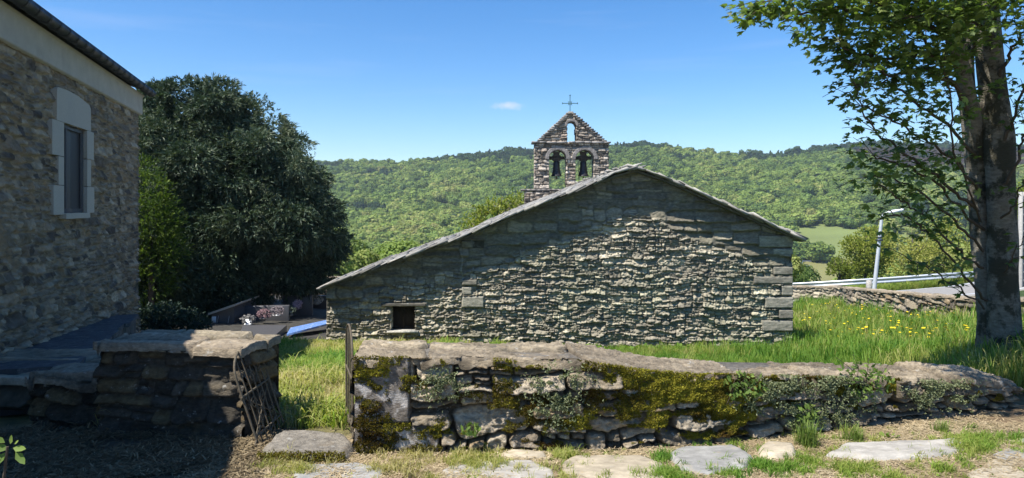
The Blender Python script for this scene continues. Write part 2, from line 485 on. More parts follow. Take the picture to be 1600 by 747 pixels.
def scatter(name, pts, scl, rot, tint, protos, idx=None, label=None, kind='stuff', cat=None, parent=None):
    me = bpy.data.meshes.new(name)
    pts = np.asarray(pts, np.float32); n = len(pts)
    me.vertices.add(n); me.vertices.foreach_set('co', pts.ravel())
    scl = np.asarray(scl, np.float32)
    if scl.ndim == 1: scl = np.repeat(scl[:, None], 3, 1)
    a = me.attributes.new('scl', 'FLOAT_VECTOR', 'POINT'); a.data.foreach_set('vector', scl.ravel())
    a = me.attributes.new('rot', 'FLOAT_VECTOR', 'POINT'); a.data.foreach_set('vector', np.asarray(rot, np.float32).ravel())
    t = np.ones((n, 4), np.float32); t[:, :tint.shape[1]] = tint
    a = me.attributes.new('tint', 'FLOAT_COLOR', 'POINT'); a.data.foreach_set('color', t.ravel())
    if idx is None: idx = rng.integers(0, len(protos), n)
    a = me.attributes.new('idx', 'INT', 'POINT'); a.data.foreach_set('value', np.asarray(idx, np.int32))
    o = bpy.data.objects.new(name, me); COL.objects.link(o)
    ng = bpy.data.node_groups.new(name + '_scatter', 'GeometryNodeTree')
    ng.interface.new_socket('Geometry', in_out='INPUT', socket_type='NodeSocketGeometry')
    ng.interface.new_socket('Geometry', in_out='OUTPUT', socket_type='NodeSocketGeometry')
    gi = ng.nodes.new('NodeGroupInput'); go = ng.nodes.new('NodeGroupOutput')
    jo = None
    iop = ng.nodes.new('GeometryNodeInstanceOnPoints')
    names = {}
    for nm, dt in (('scl', 'FLOAT_VECTOR'), ('rot', 'FLOAT_VECTOR'), ('idx', 'INT')):
        na = ng.nodes.new('GeometryNodeInputNamedAttribute'); na.data_type = dt; na.inputs['Name'].default_value = nm
        names[nm] = na.outputs[0]
    jg = ng.nodes.new('GeometryNodeJoinGeometry')
    for p in protos[::-1]:
        oi = ng.nodes.new('GeometryNodeObjectInfo'); oi.inputs['Object'].default_value = p
        oi.inputs['As Instance'].default_value = True
        ng.links.new(oi.outputs['Geometry'], jg.inputs[0])
    ng.links.new(gi.outputs[0], iop.inputs['Points']); ng.links.new(jg.outputs[0], iop.inputs['Instance'])
    iop.inputs['Pick Instance'].default_value = True
    ng.links.new(names['idx'], iop.inputs['Instance Index'])
    ng.links.new(names['rot'], iop.inputs['Rotation']); ng.links.new(names['scl'], iop.inputs['Scale'])
    ng.links.new(iop.outputs[0], go.inputs[0])
    md = o.modifiers.new('scatter', 'NODES'); md.node_group = ng
    tag(o, label, cat, None, kind)
    return o


def rots(n, tilt=.15):
    return np.stack([rng.uniform(-tilt, tilt, n), rng.uniform(-tilt, tilt, n), rng.uniform(0, 6.283, n)], 1)


# ------------------------------------------------------------------ the lie of the land
CP = [(-6, 0, 0), (0, 0, 0), (8, 0, 0), (-5, 4, 0), (-2.5, 4, 0), (0, 4.3, 0), (3, 4.5, 0), (5, 5.2, .03), (9, 4, .1),
      (-1.5, 5.4, -.04), (-1.8, 7, -.20), (-2.6, 10, -.70), (-3.5, 13, -1.1), (-5, 15, -1.2), (-8, 18, -1.25), (-12, 22, -1.3), (-6, 25, -1.7),
      (-4.5, 9, -.62), (-5.5, 7, -.35), (-4, 6, -.15), (-9, 12, -.9),
      (0, 6.5, -.22), (0, 10, -.75), (0, 13, -1.08), (3, 13, -1.1), (5.3, 13, -1.1), (2.5, 8, -.4), (4, 6.4, -.12), (5.3, 7.2, .0), (8, 8, .0),
      (6.5, 10, -.55), (9, 13, -.85), (10.4, 16, -1.25), (12, 21, -1.75), (11.6, 27, -2.2), (6, 20, -1.9), (13, 27, -2.2), (16, 27, -2.15), (17, 33.5, -2.7), (20, 33, -2.4),
      (14.5, 35, -3.0), (22, 33, -2.1), (27, 33, -1.2), (17, 24, -1.75), (16, 18, -1.3), (14, 12, -.4), (20, 20, -1.0), (28, 24, .2), (-15, 5, .2), (-20, 30, -2), (0, 30, -2.8), (0, 38, -4),
      (30, 40, -1.8), (15, 42, -4.6), (40, 30, 1.0), (-30, 10, 0)]
_cp = np.array(CP, float)


def _rb(d2):
    d = np.sqrt(d2 + 1e-12)
    return d


_A = _rb(((_cp[:, None, :2] - _cp[None, :, :2]) ** 2).sum(-1))
_n = len(_cp)
_B = np.zeros((_n + 3, _n + 3)); _B[:_n, :_n] = _A; _B[:_n, _n] = 1; _B[:_n, _n + 1:] = _cp[:, :2]; _B[_n, :_n] = 1; _B[_n + 1:, :_n] = _cp[:, :2].T
_w = np.linalg.solve(_B, np.r_[_cp[:, 2], 0, 0, 0])

SKY = np.array([(-900, 262), (0, 255), (300, 252), (480, 252), (560, 251), (632, 253), (660, 248), (720, 240), (800, 231), (870, 229), (950, 224), (1000, 221), (1060, 228), (1120, 236), (1200, 236), (1260, 229),
                (1330, 222), (1380, 219), (1450, 221), (1530, 225), (1600, 224), (1900, 215), (3000, 200)], float)
RIDGE = 800.0


def near_h(X, Y):
    X = np.asarray(X, float); Y = np.asarray(Y, float)
    sh = np.broadcast(X, Y).shape; x = np.broadcast_to(X, sh).ravel(); y = np.broadcast_to(Y, sh).ravel()
    out = np.zeros(len(x))
    for i in range(0, len(x), 20000):
        xx = x[i:i + 20000]; yy = y[i:i + 20000]
        D = _rb((xx[:, None] - _cp[None, :, 0]) ** 2 + (yy[:, None] - _cp[None, :, 1]) ** 2)
        out[i:i + 20000] = D @ _w[:_n] + _w[_n] + _w[_n + 1] * xx + _w[_n + 2] * yy
    return out.reshape(sh)


def far_h(X, Y):
    X = np.asarray(X, float); Y = np.asarray(Y, float)
    px = 800 + F * X / np.maximum(Y, 30)
    ys = np.interp(px, SKY[:, 0], SKY[:, 1])
    zr = CZ + (HY - ys) / F * RIDGE - 7.5
    # valley then the long wooded slope
    down = np.interp(Y, [30, 45, 70, 110, 170, 230, 290], [-3, -5, -9, -16, -27, -36, -39])
    t = np.clip((Y - 290) / (RIDGE - 290), 0, 1.0)
    prof = t * (1 + .10 * np.sin(t * np.pi) * np.where(px < 900, -1, .3))
    up = -39 + (zr + 39) * prof
    gul = (fbm(X / 130 + 3, Y / 260 + 1, 91, 3) - .5) * 26 * np.sin(np.pi * t) ** .8
    z = np.where(Y > 290, up + gul, down)
    back = np.clip((Y - RIDGE) / 400, 0, 3)
    return z - back * 18 - 1.6 * np.clip((Y - RIDGE) / 40, 0, 1)


def H(X, Y):
    X = np.asarray(X, float); Y = np.asarray(Y, float)
    t = sstep(38, 70, Y + np.maximum(0, np.abs(X - 5) - 25) * .7)
    nz = near_h(np.clip(X, -40, 45), np.clip(Y, -10, 48))
    nz = nz + (fbm(X * .8, Y * .8, 31, 3) - .5) * .07 * sstep(5.2, 7, Y)
    return nz * (1 - t) + far_h(X, Y) * t


def build_ground():
    xs = np.concatenate([-np.geomspace(1200, 12, 70), np.linspace(-11.8, 16, 170), np.geomspace(16.2, 1300, 80)])
    ys = np.concatenate([np.linspace(-8, 2, 10), np.linspace(2.3, 16, 110), np.linspace(16.3, 45, 70), np.geomspace(46, 1500, 150)])
    X, Y = np.meshgrid(xs, ys)
    Z = H(X, Y)
    Z = np.where((Y < 6.2) & (np.abs(X) < 9), Z - .06, Z)
    pos = np.stack([X, Y, Z], -1)
    px = 800 + F * X / np.maximum(Y, .5); py = HY + F * (CZ - Z) / np.maximum(Y, .5)
    g = np.array([.045, .075, .02]); far = np.array([.06, .085, .025]); mead = np.array([.15, .185, .06]) * (1 + .7 * (fbm(X / 14, Y / 10, 13, 4) - .5))[..., None]; br = np.array([.20, .17, .07]); hea = np.array([.085, .06, .05]); scar = np.array([.33, .25, .19])
    c = np.where((Y > 60)[..., None], far, g) * (1 + .5 * (fbm(X / 9, Y / 9, 3) - .5))[..., None]
    md = (Y > 100) & (px > 1215) & (px < 1560) & (py > 345) & (py < 405)
    c = np.where(md[..., None], mead, c)
    bd = (Y > 100) & (px > 1215) & (px < 1560) & (py >= 405)
    c = np.where(bd[..., None], br * .6 + mead * .4, c)
    hd = (Y > 500) & (px > 1270) & (py < 275)
    c = np.where(hd[..., None], hea, c)
    sd = (Y > 300) & (((px > 1080) & (px < 1160) & (py < 245)) | (((px - 700) / 30) ** 2 + ((py - 330) / 9) ** 2 < 1))
    c = np.where(sd[..., None], scar, c)
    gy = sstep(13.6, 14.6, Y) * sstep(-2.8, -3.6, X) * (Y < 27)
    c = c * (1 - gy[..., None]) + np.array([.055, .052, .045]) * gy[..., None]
    c = np.where((Y < 6.3)[..., None], np.array([.18, .14, .085]), c)
    lawn = sstep(5.2, 6.0, Y) * (X < 0) * (Y < 14)
    c = c * (1 - lawn[..., None]) + np.array([.17, .17, .06]) * lawn[..., None]
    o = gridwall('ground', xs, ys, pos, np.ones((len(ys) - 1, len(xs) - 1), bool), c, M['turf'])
    tag(o, kind='structure')
    # the trodden strip of the path in front of the wall
    xs = np.arange(-5.2, 8.6, .02); ys = np.arange(2.6, 6.05, .02)
    X, Y = np.meshgrid(xs, ys)
    Z = near_h(X, Y) + .004 + .030 * (fbm(X * 3, Y * 3, 41, 5) - .5) + .012 * (fbm(X * 22, Y * 22, 43, 2) - .5)
    m = fbm(X * 1.3, Y * 2.0, 45, 4); s = fbm(X * 9, Y * 9, 47, 3)
    c = np.array([.21, .15, .09]) * (.5 + 1.0 * s)[..., None]
    gm = sstep(.52, .62, m)[..., None] * .6
    c = c * (1 - gm) + np.array([.16, .17, .06]) * gm
    dk = sstep(-1.7, -2.1, X)[..., None]  # shade left of the gate painted into the soil as a darker tone
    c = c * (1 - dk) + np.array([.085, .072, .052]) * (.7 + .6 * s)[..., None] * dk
    # fades down into the lawn so that no edge floats
    Z = Z - .12 * sstep(5.6, 6.0, Y) - .12 * sstep(-1.2, -2.0, X) * sstep(4.9, 5.5, Y)
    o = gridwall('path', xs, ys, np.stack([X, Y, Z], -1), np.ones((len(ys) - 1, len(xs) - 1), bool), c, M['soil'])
    tag(o, kind='structure')
    return


build_ground()

# ------------------------------------------------------------------ road
def build_road():
    ctr = [(6, 32.5), (11, 31.5), (15, 30.8), (20, 29.0), (25, 28.5), (30, 30), (36, 34), (44, 42)]
    t = np.linspace(0, len(ctr) - 1, 120)
    cx = np.interp(t, range(len(ctr)), [c[0] for c in ctr]); cy = np.interp(t, range(len(ctr)), [c[1] for c in ctr])
    k = np.ones(9) / 9
    cx = np.convolve(np.pad(cx, 4, 'edge'), k, 'valid'); cy = np.convolve(np.pad(cy, 4, 'edge'), k, 'valid')
    tx = np.gradient(cx); ty = np.gradient(cy); L = np.hypot(tx, ty); nx, ny = -ty / L, tx / L
    w = np.linspace(-2.9, 2.9, 13)
    X = cx[None] + w[:, None] * nx; Y = cy[None] + w[:, None] * ny
    zc = H(cx, cy)
    Z = np.maximum(H(X, Y), zc[None] - .25) + .05
    o = gridwall('road', t, w, np.stack([X, Y, Z], -1), np.ones((12, 119), bool), np.ones(X.shape + (3,)), M['asphalt'], thick=.4, tdir=(0, 0, -1))
    tag(o, kind='structure')
    for ww in (-2.6, 2.6):
        v = np.linspace(ww - .05, ww + .05, 2)
        Xl = cx[None] + v[:, None] * nx; Yl = cy[None] + v[:, None] * ny
        Zl = np.stack([np.interp(v[0], w, Z[:, i]) for i in range(len(cx))])
        Zl = np.stack([Zl, Zl]) + .006
        o = mk('road_marking', np.stack([Xl, Yl, Zl], -1).reshape(-1, 3), np.stack([np.arange(119), np.arange(119) + 1, np.arange(119) + 121, np.arange(119) + 120], -1), M['lens'])
        tag(o, kind='structure')
    return cx, cy, nx, ny


RC = build_road()

# ------------------------------------------------------------------ the long mossy wall in the foreground
WPX = np.array([555, 700, 900, 1000, 1100, 1200, 1250, 1400, 1500, 1560, 1592], float)
WYY = np.array([4.45, 4.48, 4.55, 4.63, 4.73, 4.90, 5.0, 5.24, 5.38, 5.47, 5.52])
WTOP = np.array([.62, .61, .575, .50, .44, .385, .36, .275, .235, .19, .15])
_wx = (WPX - 800) * WYY / F
_wl = np.r_[0, np.cumsum(np.hypot(np.diff(_wx), np.diff(WYY)))]


def wall_at(u):
    x = np.interp(u, _wl, _wx); y = np.interp(u, _wl, WYY)
    e = .15
    dx = np.interp(u + e, _wl, _wx) - np.interp(u - e, _wl, _wx); dy = np.interp(u + e, _wl, WYY) - np.interp(u - e, _wl, WYY)
    l = np.hypot(dx, dy)
    return x, y, dy / l, -dx / l      # position and outward normal (towards the path)


def wall_top(u):
    return np.interp(u, _wl, WTOP) + .012 * (fbm(u * 2, 0 * u, 77, 2) - .5)


WALLCOL = [(.30, .265, .215), (.23, .20, .165), (.37, .33, .27), (.18, .16, .13), (.29, .235, .165), (.42, .38, .32)]


def rubble_face(U, V, seed, ch, ww, warp, rounds, ps, prot, edge, deep, cols, fine=.006, wf=2.0, layer=.004):
    d, sid, lu, lv, w, h = masonry(U, V, seed, ch, ww, warp, rounds, ps, wf)
    pr = sstep(0, edge, d)
    hh = prot * (hsh(sid, 1, seed) - .35) + lu * w * (hsh(sid, 2, seed) - .5) * .25 + lv * h * (hsh(sid, 4, seed) * .7 - .72) * 1.0
    rough = fine * 2 * (fbm(U * 14, V * 22, seed + 3, 4) - .5) + fine * 1.1 * (fbm(U * 42, V * 60, seed + 4, 2) - .5) + layer * 2 * (np.abs(fbm(U * 5, V * 60, seed + 8, 3) - .5) * 2 - .4)
    hgt = -deep + (deep + hh + rough * 1.5) * pr + rough * .5
    c = palette(sid, seed, cols) * (.7 + .6 * fbm(U * 10, V * 26, seed + 31, 4))[..., None]
    return d, sid, pr, hgt, c


def build_front_wall():
    root = empty('stone_wall', (_wx[0] + 2, 4.5, 0))
    tag(root, 'long low drystone wall with yellow moss bordering the path in the foreground', 'wall')
    L = _wl[-1]
    us = np.arange(0, L, .009); vs = np.arange(0, 1.0001, 1 / 78)
    U, V0 = np.meshgrid(us, vs)
    top = wall_top(us)
    V = -.10 + V0 * (top + .10)[None]
    d, sid, pr, h, c = rubble_face(U, V, 101, (.08, .21), (1.1, 3.2), .055, 3, .38, .075, .020, .07, WALLCOL, fine=.014, layer=.006)
    # big squared block at the gate end
    e = (U < .36) & (V > .18); e2 = (U < .55) & (V <= .18)
    blk = e | e2
    db = np.where(e, np.minimum(.36 - U, V - .18), np.minimum(.55 - U, .18 - V))
    prb = sstep(0, .02, db)
    hb = -.04 + .06 * prb + .010 * (fbm(U * 12, V * 12, 5, 4) - .5) * 2
    h = np.where(blk, hb, h); pr = np.where(blk, prb, pr)
    c = np.where(blk[..., None], (np.array([.19, .165, .14]) + .25 * sstep(.56, .68, fbm(U * 16, V * 16, 6, 4))[..., None]), c)
    # soil and moss in the joints
    c = c * pr[..., None] + np.array([.07, .055, .035]) * (1 - pr[..., None])
    x, y, nx, ny = wall_at(us)
    pos = np.stack([x + nx * h, y + ny * h, V + 0 * h], -1)
    f = gridwall('wall_face', us, vs, pos, np.ones((len(vs) - 1, len(us) - 1), bool), c, M['wallstone'])
    adopt(root, f)
    # core, end and back
    b = MB()
    T = .50
    n = 60; uu = np.linspace(0, L, n); x2, y2, n2x, n2y = wall_at(uu); tp = wall_top(uu)
    for a, bb in zip(range(n - 1), range(1, n)):
        q = []
        for k in (a, bb):
            q += [(x2[k] - n2x[k] * .05, y2[k] - n2y[k] * .05), (x2[k] - n2x[k] * T, y2[k] - n2y[k] * T)]
        z = (tp[a], tp[bb])
        v = [(q[0][0], q[0][1], -.3), (q[1][0], q[1][1], -.5), (q[3][0], q[3][1], -.5), (q[2][0], q[2][1], -.3),
             (q[0][0], q[0][1], z[0] - .01), (q[1][0], q[1][1], z[0] - .01), (q[3][0], q[3][1], z[1] - .01), (q[2][0], q[2][1], z[1] - .01)]
        b.add(v, [[4, 7, 6, 5], [1, 5, 6, 2]] + ([[0, 4, 5, 1]] if a == 0 else []) + ([[3, 2, 6, 7]] if bb == n - 1 else []), c=(.2, .18, .15))
    b.build('wall_core', M['wallstone'], root)
    # end face at the gate, stones
    us2 = np.arange(0, T, .012); vs2 = np.arange(-.3, .62, .012)
    U2, V2 = np.meshgrid(us2, vs2)
    d, sid, pr, h2, c2 = rubble_face(U2, V2, 133, (.12, .22), (1.2, 3), .03, 1, .4, .03, .02, .03, WALLCOL)
    pos = np.stack([x2[0] - .02 - h2 * .6, y2[0] + U2, V2 + 0 * h2], -1)
    gridwall('wall_end', us2, vs2, pos, np.ones((len(vs2) - 1, len(us2) - 1), bool), c2 * (.35 + .65 * pr[..., None]), M['wallstone'], root)
    # coping slabs
    ws = np.arange(-.012, T + .04, .011)
    us = np.arange(-.02, L, .011)
    U, Wd = np.meshgrid(us, ws)
    d, sid, lu, lv, w, hh = masonry(U, Wd + .04, 151, (.5, .7), (.9, 2.2), .05, 2, .4, 1.4)
    pr = sstep(0, .014, d)
    x, y, nx, ny = wall_at(np.clip(us, 0, L))
    x = x + np.minimum(us, 0)
    rise = .004 + .085 * (hsh(sid, 1, 9) - .5) + lu * w * .04 * (hsh(sid, 2, 9) - .5) + .018 * (fbm(U * 3, Wd * 6, 12, 3) - .5)
    lay = np.floor((fbm(U * 2.2, Wd * 9, 15, 4)) * 9) / 9      # broken schist layers
    rise = rise + .06 * (lay - .5) + .022 * (fbm(U * 12, Wd * 34, 17, 3) - .5) + .020 * (fbm(U * 34, Wd * 60, 18, 2) - .5)
    z = wall_top(us)[None] + rise * pr - .02 * (1 - pr)
    z = z - .012 * sstep(.01, -.012, Wd) - .06 * sstep(T - .02, T + .05, Wd)
    jag = .05 * (fbm(U * 6, 0 * U, 19, 3) - .5) * 2 * sstep(.25, 0, Wd)
    pos = np.stack([x - nx * (Wd + jag), y - ny * (Wd + jag), z], -1)
    c = palette(sid, 9, [(.32, .28, .225), (.25, .22, .18), (.40, .355, .285)], .22) * ((.5 + .9 * lay) * (.65 + .7 * fbm(U * 9, Wd * 22, 14, 3)))[..., None]
    c = c * (.35 + .65 * pr[..., None])
    # broken gap of the coping near the right hand end
    gapu = np.interp(1392, WPX, _wl)
    keep = (np.abs(cells(U) - gapu - .05 * np.sin(cells(Wd) * 9)) > .07)
    gridwall('coping', us, ws, pos, keep, c, M['wallstone'], root, thick=.045, tdir=(0, 0, -1))
    return root


build_front_wall()


# moss cushions and stonecrop on the face of that wall
def moss_mask(u, v):
    x, y, a, b = wall_at(u)
    px = 800 + F * x / y
    n = .48 * fbm(u * 2.4, v * 5.0, 201, 3) + .52 * fbm(u * 9, v * 17, 207, 3)
    t = wall_top(u)
    rel = v / np.maximum(t, .05)
    w = np.interp(px, [555, 585, 620, 660, 760, 860, 950, 1050, 1250, 1400, 1560], [.10, .16, .02, .01, .08, .07, .10, .22, .14, .04, -.03])
    w = w + np.where((px > 560) & (px < 690) & (rel < .30), .16, 0)
    w = w - np.where((px > 610) & (px < 760) & (rel > .35), .12, 0)
    w = w + np.where((px > 940) & (px < 1060) & (rel > .70), .10, 0) + np.where((px > 770) & (px < 800) & (rel > .45), .12, 0)
    w = w + np.where((px > 1040) & (px < 1330) & (rel > .55), .12, 0)
    w = w + np.where((px > 760) & (rel < .2), -.10, 0)
    return n + w


def frond_cloud(mb, pts, nrm, size, tint, light, k=5):
    """little tufts of k blunt leaves each around the given normals"""
    n = len(pts)
    for i in range(k):
        d = nrm + rng.normal(0, .75, (n, 3)); d /= np.linalg.norm(d, axis=1)[:, None]
        s = np.cross(d, rng.normal(0, 1, (n, 3))); s /= np.linalg.norm(s, axis=1)[:, None] + 1e-9
        sz = (size * rng.uniform(.6, 1.3, n))[:, None]
        w = sz * .42
        a = pts - s * w * .5; b = pts + s * w * .5; c = pts + d * sz + s * w * .35; e = pts + d * sz - s * w * .35
        v = np.stack([a, b, c, e], 1).reshape(-1, 3)
        q = np.arange(n * 4).reshape(n, 4)
        cc = np.repeat(np.stack([np.clip(tint + rng.normal(0, .08, n), 0, 1), light, 0 * light], 1), 4, 0)
        mb.add(v, q, c=cc)


def build_wall_moss():
    n = 90000
    u = rng.uniform(0, _wl[-1], n); t = wall_top(u); v = rng.uniform(0, 1, n) * t
    m = moss_mask(u, v) - .034; keep = m > .60
    u, v, m = u[keep], v[keep], m[keep]
    x, y, nx, ny = wall_at(u)
    hgt = .016 + .04 * sstep(.60, .80, m) * (.5 + .8 * fbm(u * 9, v * 9, 215, 2)) * (.45 + .9 * fbm(u * 22, v * 24, 219, 2)) * rng.uniform(.7, 1.02, len(u))
    pts = np.stack([x + nx * hgt, y + ny * hgt, v + .01], 1)
    nr = np.stack([nx, ny, .8 + 0 * nx], 1)
    tint = np.clip(.12 + 1.05 * (fbm(u * 4, v * 10, 221, 3) - .25) + .10 * sstep(.62, .8, m), 0, 1)
    x_px = 800 + F * x / y
    rust = (x_px < 600) & (v < .3)
    tint = np.where(rust, tint * .45, tint)
    mb = MB(); frond_cloud(mb, pts, nr, .011 + 0 * u, tint, 1.0 + 0 * u, k=4)
    # under layer
    tag(mb.build('moss', M['moss']), 'yellow and rusty moss cushions growing over the stones of the front wall', None, None, 'stuff')
    # stonecrop / pale lichen-like succulents
    C = [(690, 600, 30), (870, 600, 40), (860, 640, 30), (1180, 620, 30), (1215, 600, 35), (1235, 640, 25), (1300, 600, 40), (1290, 650, 30), (1450, 600, 40), (1490, 615, 30), (1430, 620, 20), (1240, 665, 22), (1340, 625, 20)]
    mb = MB()
    for px, py, r in C:
        k = int(r * r * .9)
        qx = px + rng.normal(0, r * .55, k); qy = py + rng.normal(0, r * .38, k)
        uu = np.interp(qx, WPX, _wl); x, y, nx, ny = wall_at(uu)
        z = CZ - (qy - HY) * y / F
        ok = (z > .0) & (z < wall_top(uu) + .02) & (fbm(qx / 14, qy / 10, 231, 2) > .45)
        x, y, nx, ny, z = x[ok], y[ok], nx[ok], ny[ok], z[ok]
        o_ = rng.uniform(.03, .075, len(x))
        pts = np.stack([x + nx * o_, y + ny * o_, z], 1)
        frond_cloud(mb, pts, np.stack([nx, ny, .5 + 0 * nx], 1), .013 + 0 * x, rng.uniform(.2, .9, len(x)), 1 + 0 * x, 4)
    tag(mb.build('stonecrop', M['sedum']), 'pale grey green stonecrop in tufts on the face of the front wall', None, None, 'stuff')
    # grey moss fibres skip
    return


build_wall_moss()


def leafy_clump(mb, c, r, n, size, nrm=(0, -1, .6), flat=.6, tint=(0, 1)):
    c = np.array(c); d = rng.normal(0, 1, (n, 3)); d /= np.linalg.norm(d, axis=1)[:, None]
    pts = c + d * np.array(r) * (rng.uniform(.2, 1, n) ** .5)[:, None]
    nr = np.array(nrm) + rng.normal(0, .6, (n, 3)); nr /= np.linalg.norm(nr, axis=1)[:, None]
    a = np.cross(nr, rng.normal(0, 1, (n, 3))); a /= np.linalg.norm(a, axis=1)[:, None]; b = np.cross(nr, a)
    s = (size * rng.uniform(.6, 1.3, n))[:, None]
    v = np.stack([pts - a * s, pts - b * s * .5 + nr * s * .12, pts + a * s, pts + b * s * .5 + nr * s * .12], 1).reshape(-1, 3)
    t = np.repeat(rng.uniform(tint[0], tint[1], n), 4)
    mb.add(v, np.arange(4 * n).reshape(n, 4), c=np.stack([t, np.ones(4 * n), t * 0], 1))


def build_wall_plants():
    spec = [(1150, 600, .16, 'leafy green creeper hanging down the front wall, left of the bramble'),
            (1335, 590, .22, 'green bramble growing over the front wall where its coping is broken'),
            (1248, 640, .10, 'small pale creeper low on the front wall above the grass tuft'),
            (735, 690 - 25, .06, 'tiny green weed in a joint low on the front wall near its left end')]
    for px, py, r, lab in spec:
        u = np.interp(px, WPX, _wl); x, y, nx, ny = wall_at(u)
        z = CZ - (py - HY) * y / F
        root = empty('wall_plant', (float(x), float(y), float(z)))
        tag(root, lab, 'plant', 'plants rooted in the front wall')
        mb = MB(); st = MB()
        for k in range(6):
            a = rng.uniform(-1, 1); pts = [(x + nx * .02, y + ny * .02, z), (x + nx * .09 + a * r * .5, y + ny * .09, z + rng.uniform(-.1, .6) * r), (x + nx * .1 + a * r, y + ny * .1, z + rng.uniform(-1, .9) * r)]
            st.tube(pts, .002, 4)
        leafy_clump(mb, (x + nx * .08, y + ny * .08, z), (r, .05, r * .7), int(900 * r), .02)
        mb.build('leaves', M['ivy'], root); st.build('stem', M['twig'], root)


build_wall_plants()

# ------------------------------------------------------------------ left of the gate: dark wall, house
def simple_stone_wall(name, A, B, z0, z1, T, seed, ch, ww, cols, mat, label, res=.014, prot=.05, z1b=None, rounds=2, cap=True, capc=None, group=None, cat='wall'):
    """rubble wall from A to B (xy), front face on the right hand side of A->B"""
    A = np.array(A, float); B = np.array(B, float); L = np.linalg.norm(B - A); t = (B - A) / L; n = np.array([t[1], -t[0]])
    z1b = z1 if z1b is None else z1b
    if np.ndim(z0) == 0: z0 = (z0, z0)
    root = empty(name, (float((A[0] + B[0]) / 2), float((A[1] + B[1]) / 2), float(min(z0))))
    tag(root, label, cat, group)
    us = np.arange(0, L + res, res); us = us / us[-1] * L
    zt = z1 + (z1b - z1) * us / L; zb = z0[0] + (z0[1] - z0[0]) * us / L
    m = int((max(z1, z1b) - min(z0)) / res) + 2
    V0 = np.linspace(0, 1, m)
    U, V0 = np.meshgrid(us, V0); V = zb[None] + V0 * (zt - zb)[None]
    d, sid, pr, h, c = rubble_face(U, V, seed, ch, ww, .03, rounds, .4, prot, .02, .04, cols)
    c = c * pr[..., None] + np.array([.09, .08, .065]) * (1 - pr[..., None])
    pos = np.stack([A[0] + t[0] * U + n[0] * h, A[1] + t[1] * U + n[1] * h, V], -1)
    gridwall('wall_face', us, us, pos, np.ones((m - 1, len(us) - 1), bool), c, mat, root)
    us2 = np.arange(0, T, res * 1.4); ms = np.linspace(min(z0), z1, m)
    for k, (Q, zt_, s) in enumerate(((A, z1, -1), (B, z1b, 1))):
        U2, V2 = np.meshgrid(us2, np.linspace(z0[k], zt_, m))
        d, sid, pr, h2, c2 = rubble_face(U2, V2, seed + 7 + k, ch, ww, .03, rounds, .4, prot * .6, .02, .03, cols)
        pos = np.stack([Q[0] - n[0] * U2 + t[0] * s * h2, Q[1] - n[1] * U2 + t[1] * s * h2, V2], -1)
        gridwall('wall_end', us2, us2, pos, np.ones((m - 1, len(us2) - 1), bool), c2 * (.4 + .6 * pr[..., None]), mat, root)
    b = MB()
    q = [A - n * .06, A - n * T, B - n * T, B - n * .06]
    v = [(*q[0], z0[0]), (*q[1], z0[0]), (*q[2], z0[1]), (*q[3], z0[1]), (*q[0], z1 - .01), (*q[1], z1 - .01), (*q[2], z1b - .01), (*q[3], z1b - .01)]
    b.add(v, [[4, 7, 6, 5], [1, 5, 6, 2]], c=cols[0]); b.build('wall_core', mat, root)
    if cap:
        ws = np.arange(-.04, T + .04, res)
        U, Wd = np.meshgrid(us, ws)
        d, sid, lu, lv, w, hh = masonry(U, Wd + .05, seed + 21, (T * .9, T * 1.3), (.8, 1.8), .04, 1, .5, 1.4)
        pr = sstep(0, .014, d); lay = np.floor(fbm(U * 2.2, Wd * 7, seed + 15, 4) * 9) / 9
        z = zt[None] + (.035 + .03 * (hsh(sid, 1, 9) - .5) + .06 * (lay - .5) + .008 * (fbm(U * 20, Wd * 30, seed, 2) - .5)) * pr - .02 * (1 - pr)
        pos = np.stack([A[0] + t[0] * U - n[0] * Wd, A[1] + t[1] * U - n[1] * Wd, z], -1)
        c = palette(sid, seed, capc or [(.33, .29, .24), (.26, .235, .19)], .1) * (.5 + .9 * lay)[..., None] * (.4 + .6 * pr[..., None])
        gridwall('coping', us, ws, pos, np.ones((len(ws) - 1, len(us) - 1), bool), c, mat, root, thick=.06, tdir=(0, 0, -1))
    return root


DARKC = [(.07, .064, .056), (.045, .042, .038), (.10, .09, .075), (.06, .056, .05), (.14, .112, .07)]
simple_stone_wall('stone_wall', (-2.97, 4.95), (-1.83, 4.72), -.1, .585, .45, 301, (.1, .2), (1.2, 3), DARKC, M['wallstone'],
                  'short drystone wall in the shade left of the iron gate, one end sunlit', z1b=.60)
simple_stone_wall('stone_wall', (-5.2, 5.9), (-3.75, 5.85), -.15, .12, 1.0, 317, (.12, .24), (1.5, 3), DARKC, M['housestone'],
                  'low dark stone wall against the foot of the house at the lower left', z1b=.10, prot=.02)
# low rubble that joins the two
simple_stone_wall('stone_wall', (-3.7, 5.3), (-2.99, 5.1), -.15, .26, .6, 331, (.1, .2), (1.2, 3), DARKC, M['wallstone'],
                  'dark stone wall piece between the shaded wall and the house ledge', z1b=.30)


# ------------------------------------------------------------------ the house
HC = np.array([-6.48, 12.0]); HD = np.array([.295, -1.0]) / math.hypot(.295, 1); HN = np.array([-HD[1], HD[0]])  # outward (to the right)
HN = HN if HN[0] > 0 else -HN
KT = math.hypot(.295, 1)


def hp(t, z, off=0.0):
    """point on the facade: t metres of depth from the far corner, z height, off outward"""
    s = t * KT
    return (HC[0] + HD[0] * s + HN[0] * off, HC[1] + HD[1] * s + HN[1] * off, z)


HOUSEC = [(.19, .155, .125), (.115, .098, .085), (.27, .225, .18), (.155, .13, .10), (.08, .07, .065), (.31, .27, .22), (.22, .165, .11)]


